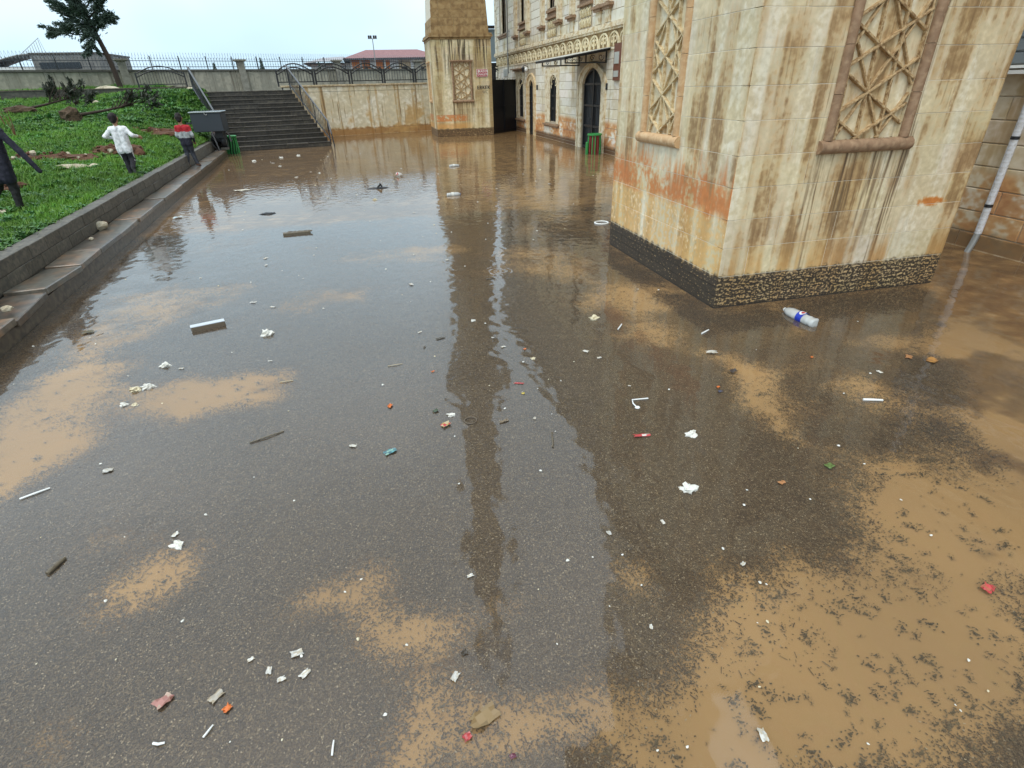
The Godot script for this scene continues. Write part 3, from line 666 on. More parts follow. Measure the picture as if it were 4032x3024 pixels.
func bank() -> void:
	bump.seed = 5; bump.frequency = 0.35; bump.fractal_octaves = 3
	var S := Vector3(-0.0965, 0, -1).normalized()
	var F := frame(Vector3(-2.92, 0, 0), S)
	# ledge of paving slabs along the water
	var ledge := thing("kerb_ledge", Vector3(-4.2, 0, -12), "", ""); ledge.set_meta("kind", "structure")
	var b := MB.new(); b.box(F, Vector3(-4, -0.6, -0.36), Vector3(23.6, 0.15, -0.035)); obj("riser", b, M.wet_concrete, ledge)
	var s := -2.0
	var k := 0
	while s < 23.4:
		var e := minf(s + rng.randf_range(0.75, 1.15), 23.5)
		var tilt := rng.randf_range(-0.012, 0.012); var lift := rng.randf_range(-0.012, 0.008)
		if k == 8: tilt = 0.05; lift = -0.02
		if k == 9: tilt = -0.045; lift = 0.01
		var X := F * Transform3D(Basis(Vector3(0, 0, 1), tilt) * Basis(Vector3(1, 0, 0), rng.randf_range(-0.02, 0.02)), Vector3((s + e) / 2, 0.185 + lift, -0.19))
		b = MB.new(); b.rbox(X, Vector3(-(e - s) / 2 + 0.006, -0.035, -0.185), Vector3((e - s) / 2 - 0.006, 0.035, 0.19 + rng.randf_range(-0.015, 0.015)), 0.008)
		obj("paving_slab", b, M.wet_slab[k % 3], ledge)
		s = e; k += 1
	var kerb := thing("block_kerb", Vector3(-4.6, 0.2, -12), "low grey concrete block wall holding back the grass", "wall")
	b = MB.new(); b.box(F, Vector3(-3, 0.0, -0.565), Vector3(23.4, 0.50, -0.39)); obj("backing", b, M.concrete_dark, kerb)
	for row in 2:
		s = -2.0 - 0.22 * row; k = 0
		while s < 23.3:
			var e := minf(s + 0.46, 23.35)
			b = MB.new(); b.rbox(F * Transform3D(Basis(), Vector3(0, 0, rng.randf_range(-0.006, 0.006))), Vector3(s + 0.002, 0.222 + 0.152 * row, -0.575), Vector3(e - 0.002, 0.370 + 0.152 * row + (rng.randf_range(-0.003, 0.004) if row else 0.0), -0.378), 0.005)
			obj("concrete_block", b, M.block[(k + row) % 3], kerb)
			s = e; k += 1
	# grassy slope
	b = MB.new()
	var zs := []
	var z := 3.0
	while z > -58.0:
		zs.append(z); z -= 0.45 if z > -30 else 1.2
	var us := [0.0, 0.12, 0.3, 0.6, 1.0, 1.5, 2.0, 2.6, 3.2, 4.0, 4.8, 5.7, 6.7, 8, 9.5, 11, 13, 16, 20, 26, 34]
	for i in zs.size() - 1:
		for j in us.size() - 1:
			var q := []
			for p in [[i, j], [i, j + 1], [i + 1, j + 1], [i + 1, j]]:
				var zz: float = zs[p[0]]; var xx: float = edge_x(zz) - us[p[1]]
				q.append(Vector3(xx, land(xx, zz), zz))
			b.quad(q[3], q[2], q[1], q[0])
	tag(obj("terrain", b, M.soil_green), "", "", "", "structure")
	grass()
	# bare soil mounds
	for a in [[-6.35, -17.0, 0.62, 0.42, 0.22, "reddish earth mound behind the running child in white"], [-7.4, -16.0, 0.95, 0.35, 0.16, "long red-brown earth heap with a pale stone at its foot"], [-6.7, -21.5, 0.75, 0.40, 0.18, "stony brown earth heap beside the child in the striped sweater"], [-6.75, -12.3, 0.45, 0.35, 0.2, "small dark earth heap at the edge of the picture"]]:
		var md := thing("earth_mound", Vector3(a[0], land(a[0], a[1]), a[1]), a[5], "earth mound", "earth mounds on the grass slope")
		b = MB.new(); b.rock(Vector3(a[0], land(a[0], a[1]) - 0.02, a[1]), Vector3(a[2], a[4], a[3]), int(a[2] * 100), 0.35, 20); obj("heap", b, M.red_soil, md)
		for q in 26:
			var an := rng.randf() * TAU; var rr := sqrt(rng.randf()) * 1.05
			var p := Vector3(a[0] + cos(an) * a[2] * rr, 0, a[1] + sin(an) * a[3] * rr)
			p.y = land(p.x, p.z) + a[4] * sqrt(maxf(0.0, 1.0 - rr * rr)) * 0.9
			b = MB.new(); var sz := rng.randf_range(0.03, 0.085); b.rock(p, Vector3(sz, sz * 0.7, sz * 0.8), q * 7 + 3, 0.4, 6); obj("clod", b, M.red_soil if q % 5 else M.pale_rock, md)
	for a in [[-6.33, -14.35, 0.32, 0.07, 0.14, "long pale flat stone lying in front of the earth heap"], [-5.95, -14.45, 0.12, 0.08, 0.1, "round cream stone beside the long pale stone"], [-14.2, -39.5, 0.8, 0.3, 0.5, "flat grey boulder at the foot of the pine"], [-13.1, -37.0, 0.35, 0.2, 0.3, "white stone among the weeds below the pine"], [-8.3, -33.5, 0.3, 0.2, 0.25, "pale stone at the top of the slope beside the stairs"], [-5.62, -10.1, 0.1, 0.05, 0.07, "small white stone at the dark-clothed child's foot"], [-17.6, -39.0, 0.6, 0.12, 0.3, "pale stone on the bare patch near the wall"], [-12.0, -31.5, 0.2, 0.12, 0.15, "white stone in the grass behind the fallen saplings"]]:
		b = MB.new(); b.rock(Vector3(a[0], land(a[0], a[1]) + a[3] * 0.4, a[1]), Vector3(a[2], a[3], a[4]), int(-a[1] * 10), 0.3, 10)
		tag(obj("stone", b, M.pale_rock), a[5], "stone", "stones on the grass slope")
	for a in [[-4.20, -9.67, 0.10, "larger pale stone on the ledge beside a smaller brown one"], [-4.27, -9.95, 0.07, "smaller brown stone behind a pale one on the ledge"], [-3.60, -5.87, 0.05, "single round grey stone near the broken ledge end"], [-4.05, -8.9, 0.035, "dark pebble on the wet ledge slab"]]:
		b = MB.new(); b.rock(Vector3(a[0], 0.225 + a[2] * 0.5, a[1]), Vector3(a[2], a[2] * 0.62, a[2] * 0.8), int(-a[1] * 13), 0.25, 10)
		tag(obj("stone", b, M.pale_rock if a[2] != 0.07 else M.red_soil), a[3], "stone", "stones on the ledge")

func grass() -> void:
	# short grass and broad-leaved weeds: nobody could count them
	var blade := MB.new()
	var g := RandomNumberGenerator.new(); g.seed = 9
	for k in 16:
		var a := g.randf() * TAU; var r := g.randf() * 0.10
		var p := Vector3(cos(a) * r, -0.01, sin(a) * r); var h := g.randf_range(0.05, 0.13); var lean := Vector3(g.randf_range(-0.07, 0.07), 0, g.randf_range(-0.07, 0.07))
		var w := Vector3(cos(a + 1.3), 0, sin(a + 1.3)) * g.randf_range(0.005, 0.010)
		var m := p + Vector3.UP * h * 0.6 + lean * 0.4; var t := p + Vector3.UP * h + lean
		blade.col = Color(1, 1, 1).lerp(Color(1.35, 1.25, 0.75), g.randf())
		blade.quad(p - w, p + w, m + w * 0.8, m - w * 0.8); blade.tri(m - w * 0.8, m + w * 0.8, t)
	var weed := MB.new()
	for k in 11:
		var a := TAU * k / 11.0 + g.randf() * 0.4; var l := g.randf_range(0.03, 0.075); var h := g.randf_range(0.02, 0.07)
		var d := Vector3(cos(a), 0, sin(a)); var w := Vector3(-sin(a), 0, cos(a)) * g.randf_range(0.012, 0.024)
		var c := d * l * 0.7 + Vector3.UP * h; var e := d * (l + 0.03) + Vector3.UP * (h + g.randf_range(-0.02, 0.03))
		weed.col = Color(0.8, 0.9, 0.8).lerp(Color(1.2, 1.25, 1.1), g.randf())
		weed.tri(d * 0.01, c - w, c + w); weed.tri(c + w, c - w, e)
	for part in [[blade.mesh(), 42000, "grass", M.grass, "short bright green grass covering the slope", 0], [weed.mesh(), 11000, "weeds", M.weed, "broad-leaved green weeds growing through the grass", 1]]:
		var mm := MultiMesh.new(); mm.transform_format = MultiMesh.TRANSFORM_3D; mm.use_colors = true; mm.mesh = part[0]
		var tr := []; var cl := []
		var tries := 0
		while tr.size() < part[1] and tries < 200000:
			tries += 1
			var z := -3.0 - 42.0 * pow(rng.randf(), 1.15); var x := edge_x(z) - 0.13 - 21.0 * pow(rng.randf(), 1.7) * clampf((-z) / 26.0, 0.3, 1.0)
			if part[5] == 1:
				var want := 0.25 + 0.9 * smoothstep(0.0, 0.4, bump.get_noise_2d(x * 1.5 + 40, z * 1.5))
				if x > -12 and z < -22: want += 0.9
				if rng.randf() > want: continue
			elif bump.get_noise_2d(x * 1.1 - 80, z * 1.1) > 0.33 and rng.randf() < 0.8: continue
			var bare := false
			for a in [[-6.35, -17.0, 0.62, 0.42], [-7.4, -16.0, 0.95, 0.35], [-6.7, -21.5, 0.75, 0.40], [-6.75, -12.3, 0.4, 0.3]]:
				if Vector2((x - a[0]) / a[2], (z - a[1]) / a[3]).length() < 0.95: bare = true
			if bare: continue
			var sc := rng.randf_range(0.7, 1.35) * (1.0 + clampf((-z - 15) / 40.0, 0.0, 0.7))
			if part[5] == 1 and x > -12 and z < -23: sc *= 1.25
			tr.append(Transform3D(Basis(Vector3.UP, rng.randf() * TAU).scaled(Vector3(sc, sc * rng.randf_range(0.7, 1.2), sc)), Vector3(x, land(x, z), z)))
			var v := rng.randf_range(0.75, 1.2) * (1.0 + 0.35 * bump.get_noise_2d(x * 0.7, z * 0.7 + 300))
			cl.append(Color(v * rng.randf_range(0.85, 1.25), v, v * rng.randf_range(0.8, 1.1)))
		mm.instance_count = tr.size()
		for i in tr.size(): mm.set_instance_transform(i, tr[i]); mm.set_instance_color(i, cl[i])
		var o := MultiMeshInstance3D.new(); o.multimesh = mm; o.material_override = part[3]; o.name = part[2]; add_child(o)
		tag(o, part[4], "grass" if part[5] == 0 else "weeds", "", "stuff")

func arch_rail(root: Node3D, F: Transform3D, s0: float, s1: float, y0: float, h: float) -> void:   # one arched railing bay
	var w := s1 - s0
	var b: MB
	for s in [s0, s1]:
		b = MB.new(); b.box(F, Vector3(s - 0.036, y0 - 0.16, -0.036), Vector3(s + 0.036, y0 + h * 0.66, 0.036)); obj("post", b, M.iron, root)
	b = MB.new(); b.box(F, Vector3(s0 + 0.028, y0, -0.02), Vector3(s1 - 0.028, y0 + 0.04, 0.02)); obj("bottom_rail", b, M.iron, root)
	for lvl in [[0.60, 1.0], [0.42, 0.80]]:
		var p := []
		for i in 13:
			var u := float(i) / 12
			p.append(F * Vector3(lerpf(s0 + 0.02, s1 - 0.02, u), y0 + h * (lvl[0] + (lvl[1] - lvl[0]) * sin(PI * u)), 0))
		b = MB.new(); b.tube(p, [0.03], 6); obj("arch_bar", b, M.iron, root)
	var n := int(w / 0.135)
	for i in range(1, n):
		var u := float(i) / n
		b = MB.new(); b.tube([F * Vector3(s0 + w * u, y0 + 0.03, 0), F * Vector3(s0 + w * u, y0 + h * (0.60 + 0.40 * sin(PI * u)), 0)], [0.012], 5); obj("baluster", b, M.iron, root)

func stairs() -> void:
	var fl := Vector3(-5.43, 0, -24.95); var fr := Vector3(-1.61, 0, -25.71)
	var e := (fr - fl).normalized(); var L := (fr - fl).length(); var d := Vector3(e.z, 0, -e.x)
	if d.z > 0: d = -d
	var root := thing("stone_stairs", Vector3(-4, 0, -27), "wide dark wet stone stairs rising out of the flood water", "stairs")
	var step := 0.32; var rise := 0.1615; var shift := -0.066
	for k in 13:
		var o := fl + d * step * k + e * shift * k
		var F := Transform3D(Basis(e, Vector3.UP, -d), o)
		var b := MB.new(); b.box(F, Vector3(0.01, -0.5 if k < 2 else rise * (k - 1), -step * 2.2), Vector3(L - 0.01, rise * (k + 1) - 0.045, -0.03)); obj("step_core", b, M.stair_tread[k % 3], root)
		var s := 0.0
		while s < L - 0.05:
			var q := minf(s + rng.randf_range(0.7, 1.25), L)
			if L - q < 0.3: q = L
			b = MB.new(); b.rbox(F, Vector3(s + 0.004, rise * (k + 1) - 0.045, -step - 0.08), Vector3(q - 0.004, rise * (k + 1) + rng.randf_range(-0.003, 0.003), 0.012), 0.008); obj("tread_stone", b, M.stair_tread[rng.randi() % 3], root)
			b = MB.new(); b.slab(F, Vector3(s + 0.003, rise * k + 0.002, -0.06), Vector3(q - 0.003, rise * (k + 1) - 0.047, -0.012 + rng.randf_range(-0.004, 0.004)), 0.005); obj("riser_stone", b, M.stair_tread[rng.randi() % 3], root)
			s = q
	# handrails
	for side in 2:
		var hr := thing("stair_handrail", fl + e * (L if side else 0.0), "black and grey sloping handrail on the %s side of the stone stairs" % ["open water" if side else "grassy"], "handrail", "handrails of the stone stairs")
		var base := fl + e * (L + 0.02 if side else -0.02)
		var P := func(k: float, y: float) -> Vector3: return base + d * step * k + e * shift * k + Vector3.UP * (rise * k + y)
		var b := MB.new(); b.tube([P.call(-0.6, 0.55), P.call(0.0, 0.92), P.call(13.0, 0.95), P.call(13.0, 0.95) + d * 0.35 + Vector3(0, -0.02, 0)], [0.034], 7); obj("top_rail", b, M.galv_dark, hr)
		b = MB.new(); b.tube([P.call(0.0, 0.22), P.call(13.0, 0.22)], [0.03], 6); obj("bottom_rail", b, M.iron, hr)
		for k in [0.2, 4.4, 8.6, 12.8]:
			b = MB.new(); b.tube([P.call(k, 0.0), P.call(k, 0.95)], [0.026], 6); obj("post", b, M.iron, hr)
		if side:
			b = MB.new(); b.tube([P.call(-0.6, 0.55), P.call(-1.2, -0.1)], [0.026], 6); obj("foot_brace", b, M.iron, hr)
		for k in 26:
			b = MB.new(); b.tube([P.call(0.25 + 0.5 * k, 0.22), P.call(0.5 + 0.5 * k, 0.58), P.call(0.25 + 0.5 * k, 0.92)], [0.013], 5); obj("zigzag_bar", b, M.iron, hr)
		if not side:
			var q: Vector3 = P.call(13.0, 0.95)
			b = MB.new(); b.tube([q + d * 0.35, q + d * 1.35, q + d * 1.35 - Vector3.UP * 0.95], [0.025], 6); obj("landing_loop", b, M.iron, hr)
			b = MB.new(); b.tube([q + d * 0.1 - Vector3.UP * 0.5, q + d * 1.35 - Vector3.UP * 0.5], [0.02], 6); obj("landing_bar", b, M.iron, hr)
	# terrace behind
	var tl := fl + d * step * 13 + e * shift * 13; var trr := tl + e * L
	var poly := PackedVector2Array([Vector2(-13.2, -39.6), Vector2(tl.x - 0.3, tl.z + 0.08), Vector2(trr.x, trr.z), Vector2(-2.98, -31.06), Vector2(9.5, -34.32), Vector2(16, -36), Vector2(16, -62), Vector2(-13.2, -49)])
	var b := MB.new()
	var ix := Geometry2D.triangulate_polygon(poly)
	for i in range(0, ix.size(), 3):
		var p := [poly[ix[i]], poly[ix[i + 1]], poly[ix[i + 2]]]
		var A := Vector3(p[0].x, 2.10, p[0].y); var B := Vector3(p[1].x, 2.10, p[1].y); var C := Vector3(p[2].x, 2.10, p[2].y)
		if (B - A).cross(C - A).y > 0: b.tri(A, B, C)
		else: b.tri(A, C, B)
	tag(obj("terrace", b, M.concrete_dark), "", "", "", "structure")
	# flank wall under the landing, right of the stairs
	# retaining wall
	var rw := thing("retaining_wall", Vector3(0, 0, -31.8), "long rust-stained plaster retaining wall right of the stairs", "wall")
	var S := Vector3(5.06, 0, -1.32).normalized()
	var F := frame(Vector3(-3.1, 0, -31.0), S)
	b = MB.new(); b.box(F, Vector3(-0.6, -0.5, -0.5), Vector3(12.8, 2.2, -0.012)); obj("core", b, M.concrete_dark, rw)
	b = MB.new(); b.box(frame(Vector3(trr.x + 0.02, 0, trr.z), Vector3(-2.98 - trr.x, 0, -31.06 - trr.z).normalized()), Vector3(0, -0.5, -0.3), Vector3(Vector2(-2.98 - trr.x, -31.06 - trr.z).length(), 2.095, 0.0)); obj("flank", b, M.concrete_pale, rw)
	var joints := [-0.6, 1.9, 3.55, 5.9, 8.4, 12.6]
	for k in joints.size() - 1:
		for row in [[-0.3, 0.275], [0.285, 1.975], [1.985, 2.2]]:
			b = MB.new().map(F, 12.6, 2.4)
			b.slab(F, Vector3(joints[k] + 0.006, row[0], -0.03), Vector3(joints[k + 1] - 0.006, row[1], 0.03 if row[0] < 0 else (0.008 if row[0] > 1 else 0.0)), 0.006); obj("render_panel", b, M.ret_plaster, rw)
	var s := -0.7
	while s < 12.5:
		b = MB.new(); b.rbox(F, Vector3(s + 0.004, 2.202, -0.35), Vector3(s + 1.196, 2.28, 0.06), 0.012); obj("coping_stone", b, M.concrete_pale, rw); s += 1.2
	var bays := [-0.82, 0.93, 2.67, 4.34, 6.0, 7.7, 9.4, 11.1]
	for k in bays.size() - 1:
		var rl := thing("arched_railing", F * Vector3(bays[k], 2.28, -0.08), ["black arched iron railing bay next to the stair top", "second black arched railing bay from the stairs", "third black arched railing bay from the stairs", "fourth black arched railing bay from the stairs", "black arched railing bay cut by the far minaret's edge", "black arched railing bay behind the far minaret", "black arched railing bay beyond the far minaret, above the gate"][k], "railing", "arched railing bays on the retaining wall")
		arch_rail(rl, F * Transform3D(Basis(), Vector3(0, 0, -0.08)), bays[k] + 0.06, bays[k + 1] - 0.06, 2.40, 0.78)
	# single bay on the grass, with the low kerb it stands behind
	var LF := frame(Vector3(-11.7, 0, -36.9), Vector3(5.06, 0, -1.32).normalized())
	var lk := thing("low_kerb", Vector3(-12, 2.0, -37), "low dark kerb wall at the top of the grass under the railing", "wall")
	b = MB.new(); b.box(LF, Vector3(-6.0, 1.6, -0.15), Vector3(2.6, 2.36, 0.1)); obj("wall", b, M.concrete_dark, lk)
	b = MB.new(); b.box(LF, Vector3(-6.02, 2.361, -0.18), Vector3(2.62, 2.41, 0.13)); obj("cap", b, M.wet_concrete, lk)
	var sr := thing("arched_railing", LF.origin + Vector3(0, 2.4, 0), "single black arched railing bay on the grass left of the stairs", "railing")
	arch_rail(sr, LF, 0.0, 2.3, 2.52, 0.88)

func boundary() -> void:
	var S := Vector3(25.87, 0, -12.4).normalized()
	var F := frame(Vector3(-20.75, 0, -43.0), S)
	var root := thing("boundary_wall", Vector3(-12, 2, -47), "long grey concrete boundary wall along the top of the slope", "wall")
	var s := -9.0
	var b: MB
	var k := 0
	while s < 36.0:
		b = MB.new().map(F, 7.4, 3.6); b.slab(F, Vector3(s + 0.01, 0.5, -0.2), Vector3(s + 3.69, 3.44, rng.randf_range(-0.012, 0.006)), 0.02); obj("wall_panel", b, M.bound_plaster, root)
		b = MB.new(); b.box(F, Vector3(s, 3.441, -0.24), Vector3(s + 3.69, 3.56, 0.07)); obj("coping", b, M.concrete_dark, root)
		s += 3.7; k += 1
	for ps in [-1.15, 6.25, 13.65, 21.05, 28.45]:
		b = MB.new(); b.box(F, Vector3(ps - 0.22, 0.5, -0.25), Vector3(ps + 0.22, 4.02, 0.22)); var pl := obj("pillar", b, M.concrete_wall, root)
		b = MB.new(); b.box(F, Vector3(ps - 0.28, 4.021, -0.31), Vector3(ps + 0.28, 4.08, 0.28)); b.box(F, Vector3(ps - 0.36, 4.081, -0.39), Vector3(ps + 0.36, 4.17, 0.36)); obj("pillar_cap", b, M.concrete_wall, pl)
	var fence := thing("spear_fence", Vector3(-12, 3.57, -47), "dark iron spear fence with a coil of razor wire on top of the boundary wall", "fence")
	for y in [3.70, 4.05]:
		b = MB.new(); b.box(F, Vector3(-9, y, -0.10), Vector3(36, y + 0.035, -0.065)); obj("rail", b, M.fence_iron, fence)
	var pk := MB.new()
	pk.tube([F * Vector3(0, 3.6, -0.05), F * Vector3(0, 4.16, -0.05), F * Vector3(0, 4.19, -0.05), F * Vector3(0, 4.28, -0.05)], [0.010, 0.010, 0.026, 0.003], 4)
	pk.tube([F * Vector3(0, 3.80, -0.05), F * Vector3(0, 3.86, -0.05), F * Vector3(0, 3.92, -0.05)], [0.008, 0.024, 0.008], 4)
	var pm := pk.mesh()
	for i in 190:
		var o := inst("picket", pm, M.fence_iron, fence); o.position += S * (-1.0 + 0.185 * i)
	var po := MB.new(); po.box(F, Vector3(-0.03, 3.56, -0.11), Vector3(0.03, 4.36, -0.05)); var pom := po.mesh()
	for i in 21:
		var o := inst("post", pom, M.iron, fence); o.position += S * (-0.65 + 1.725 * i)
	b = MB.new()
	var hx := []
	for i in 190 * 7:
		var a := TAU * i / 7.0
		hx.append(F * Vector3(-1.5 + 0.036 * i * 5.0 / 7.0, 4.36 + 0.21 * sin(a), -0.08 + 0.21 * cos(a)))
	b.tube(hx, [0.0075], 3); obj("razor_wire", b, M.wire, fence)

func beyond() -> void:
	var b: MB
	# red-roofed building
	var rb := thing("red_roofed_building", Vector3(2, 0, -114), "distant low building with a red hipped roof and orange arched windows", "building")
	b = MB.new(); b.box(Transform3D(), Vector3(-1.5, -0.6, -124), Vector3(13.5, 6.65, -110)); obj("wall", b, M.white_wall, rb)
	b = MB.new(); b.box(Transform3D(), Vector3(-8.2, -0.6, -126), Vector3(-1.5, 6.2, -113)); obj("annex_wall", b, M.white_wall, rb)
	b = MB.new()
	var e0 := Vector3(-2.6, 6.75, -108.8); var e1 := Vector3(14.6, 6.75, -108.8); var e2 := Vector3(14.6, 6.75, -125.2); var e3 := Vector3(-2.6, 6.75, -125.2); var r0 := Vector3(1.4, 8.35, -117); var r1 := Vector3(10.6, 8.35, -117)
	b.quad(e0, e1, r1, r0); b.quad(e2, e3, r0, r1); b.tri(e1, e2, r1); b.tri(e3, e0, r0); obj("roof", b, M.roof_red, rb)
	b = MB.new(); b.box(Transform3D(), Vector3(-2.6, 6.50, -125.2), Vector3(14.6, 6.745, -108.8)); obj("eaves", b, M.black, rb)
	b = MB.new(); var a0 := Vector3(-9.2, 6.3, -111.8); var a1 := Vector3(-2.61, 6.6, -111.8); var a2 := Vector3(-2.61, 7.5, -119); var a3 := Vector3(-6.5, 7.3, -119)
	b.quad(a0, a1, a2, a3); b.tri(a0, a3, Vector3(-9.2, 6.3, -127)); obj("annex_roof", b, M.roof_grey, rb)
	b = MB.new(); b.box(Transform3D(), Vector3(-9.2, 6.1, -127), Vector3(-2.62, 6.29, -111.8)); obj("annex_eaves", b, M.black, rb)
	for a in [[-0.6, 1.0, 1], [1.1, 1.0, 1], [3.3, 1.0, 1], [4.75, 0.35, 1], [7.6, 1.75, 0], [10.4, 1.6, 0], [13.0, 0.8, 1]]:
		b = MB.new(); b.box(Transform3D(), Vector3(a[0] - a[1] / 2 - 0.15, 3.0, -110), Vector3(a[0] + a[1] / 2 + 0.15, 6.48, -109.94)); obj("bay_panel", b, M.orange_paint if a[2] else M.concrete_pale, rb)
		var Fw := frame(Vector3(0, 0, -109.93), Vector3.RIGHT)
		var p := pointed(a[0], a[1] / 2, 4.6, 5.45, 6)
		b = MB.new()
		for i in p.size() - 1: b.quad(Fw * Vector3(p[i].x, 3.0, 0.03), Fw * Vector3(p[i + 1].x, 3.0, 0.03), Fw * Vector3(p[i + 1].x, p[i + 1].y, 0.03), Fw * Vector3(p[i].x, p[i].y, 0.03))
		var wn := obj("window", b, M.glass, rb)
		b = MB.new(); b.box(Fw, Vector3(a[0] - 0.04, 3.0, 0.032), Vector3(a[0] + 0.04, 5.4, 0.08)); b.box(Fw, Vector3(a[0] - a[1] / 2, 4.5, 0.032), Vector3(a[0] + a[1] / 2, 4.58, 0.07)); obj("frame", b, M.black, wn)
	# grey building on the far left
	var gb := thing("grey_building", Vector3(-29.5, 0, -79), "distant flat-roofed grey building with a dark window band", "building")
	b = MB.new(); b.box(Transform3D(), Vector3(-33.0, -0.6, -84), Vector3(-26.75, 6.05, -75)); obj("wall", b, M.grey_render, gb)
	b = MB.new(); b.box(Transform3D(), Vector3(-33.1, 6.051, -84.1), Vector3(-26.65, 6.2, -74.9)); obj("parapet", b, M.concrete_dark, gb)
	for k in 5:
		b = MB.new(); b.box(Transform3D(), Vector3(-32.4 + 0.76 * k, 4.75, -75.0), Vector3(-31.68 + 0.76 * k, 5.32, -74.95)); obj("window", b, M.glass, gb)
	var cn := thing("curved_roof_shed", Vector3(-35, 0, -77), "white shed with a curved roof edge beside the grey building", "shed")
	b = MB.new(); b.box(Transform3D(), Vector3(-39.5, -0.6, -80), Vector3(-33.05, 5.0, -76)); obj("wall", b, M.white_wall, cn)
	var arc := []
	for i in 10: arc.append(Vector3(-39.5 + 0.75 * i, 4.55 + 1.62 * sin(PI / 2 * i / 9.0), -76.0))
	b = MB.new(); b.tube(arc, [0.08], 6); obj("curved_eaves", b, M.grey_render, cn)
	b = MB.new()
	for i in 9: b.quad(arc[i], arc[i + 1], arc[i + 1] + Vector3(0, 0, -4), arc[i] + Vector3(0, 0, -4))
	obj("roof", b, M.roof_grey, cn)
	var ad := thing("roof_frame", Vector3(-34, 6, -78), "thin triangular metal frame on the roof of the curved shed", "frame")
	for i in 9:
		b = MB.new(); b.tube([Vector3(-34.6 + 0.25 * i, 6.1, -77), Vector3(-34.6 + 0.25 * i, 6.15 + 0.17 * i, -77)], [0.025], 4); obj("upright", b, M.galv, ad)
	b = MB.new(); b.tube([Vector3(-34.8, 6.1, -77), Vector3(-32.5, 7.65, -77), Vector3(-32.3, 6.1, -77)], [0.03], 4); obj("outline", b, M.galv, ad)
	# floodlight mast
	var fm := thing("floodlight_mast", Vector3(1.95, 0, -80), "tall thin floodlight mast rising behind the red-roofed building's fence", "mast")
	b = MB.new(); b.tube([Vector3(1.95, -0.6, -80), Vector3(1.95, 7.5, -80)], [0.09, 0.05], 7); obj("pole", b, M.galv, fm)
	for x in [-0.42, -0.18, 0.18, 0.42]:
		b = MB.new(); b.rbox(Transform3D(Basis(Vector3.RIGHT, 0.5), Vector3(1.95 + x, 7.68, -79.95)), Vector3(-0.11, -0.17, -0.06), Vector3(0.11, 0.17, 0.06), 0.02); obj("floodlight", b, M.galv_dark, fm)
	b = MB.new(); b.cbox(Vector3(1.95, 7.5, -80), Vector3(1.1, 0.07, 0.07)); obj("crossbar", b, M.galv, fm)
	# tower crane jib seen in the gap beside the facade
	var cj := thing("crane_jib", Vector3(24, 0, -120), "distant red and white crane jib in the gap left of the facade", "crane")
	b = MB.new(); b.box(Transform3D(), Vector3(21.2, -0.6, -120.5), Vector3(22.2, 25.8, -119.5)); obj("mast", b, M.white_wall, cj)
	for i in 26:
		var p := Vector3(14.0 + 0.62 * i, 21.4 + 0.11 * i, -120)
		b = MB.new(); b.tube([p, p + Vector3(0.31, 1.25, 0), p + Vector3(0.62, 0.11, 0)], [0.09], 4); obj("brace", b, M.white_wall if (i / 3) % 2 else M.red_paint, cj)
	for y in [0.0, 1.3]:
		b = MB.new(); b.tube([Vector3(14, 21.4 + y, -120), Vector3(30.1, 24.26 + y, -120)], [0.11], 4); obj("chord", b, M.red_paint, cj)
	# dark frame and pale glazed porch beyond the gate
	var pc := thing("glazed_porch", Vector3(7.0, 2.1, -38), "dark-framed glazed porch glimpsed between the far minaret and the facade", "porch")
	for x in [6.9, 7.75, 8.6]:
		b = MB.new(); b.cbox(Vector3(x, 3.6, -38), Vector3(0.14, 3.0, 0.14)); obj("post", b, M.black, pc)
	b = MB.new(); b.cbox(Vector3(7.75, 5.15, -38), Vector3(2.1, 0.14, 0.3)); obj("lintel", b, M.black, pc)
	for x in [7.325, 8.175]:
		b = MB.new(); b.cbox(Vector3(x, 4.2, -38.02), Vector3(0.7, 1.7, 0.02)); obj("pane", b, M.pale_glass, pc)
		b = MB.new(); b.cbox(Vector3(x, 2.75, -38.02), Vector3(0.7, 1.1, 0.03)); obj("lower_panel", b, M.black, pc)
	# small cypress tops behind the wall
	for a in [[-8.9, -62.0, 4.5, "small dark cypress top behind the wall beside a pillar"], [-13.8, -66.0, 4.35, "tiny dark cypress tip behind the arched railing"], [-3.9, -64, 4.2, "low dark shrub top behind the fence above the stairs"]]:
		var cy := thing("cypress", Vector3(a[0], 0, a[1]), a[3], "tree", "cypress tops behind the boundary wall")
		b = MB.new(); b.tube([Vector3(a[0], -0.6, a[1]), Vector3(a[0], a[2] - 0.3, a[1])], [0.09, 0.03], 6); obj("trunk", b, M.bark, cy)
		b = MB.new()
		for i in 420:
			var t := rng.randf(); var an := rng.randf() * TAU; var r := 0.75 * (1.0 - t) * sqrt(rng.randf())
			var p := Vector3(a[0] + cos(an) * r, a[2] - 2.2 + 2.4 * t, a[1] + sin(an) * r); var q := Vector3(rng.randf_range(-0.1, 0.1), 0.22, rng.randf_range(-0.1, 0.1))
			b.tri(p, p + Vector3(0.08, 0.02, 0.05), p + q)
		obj("crown", b, M.needle, cy)

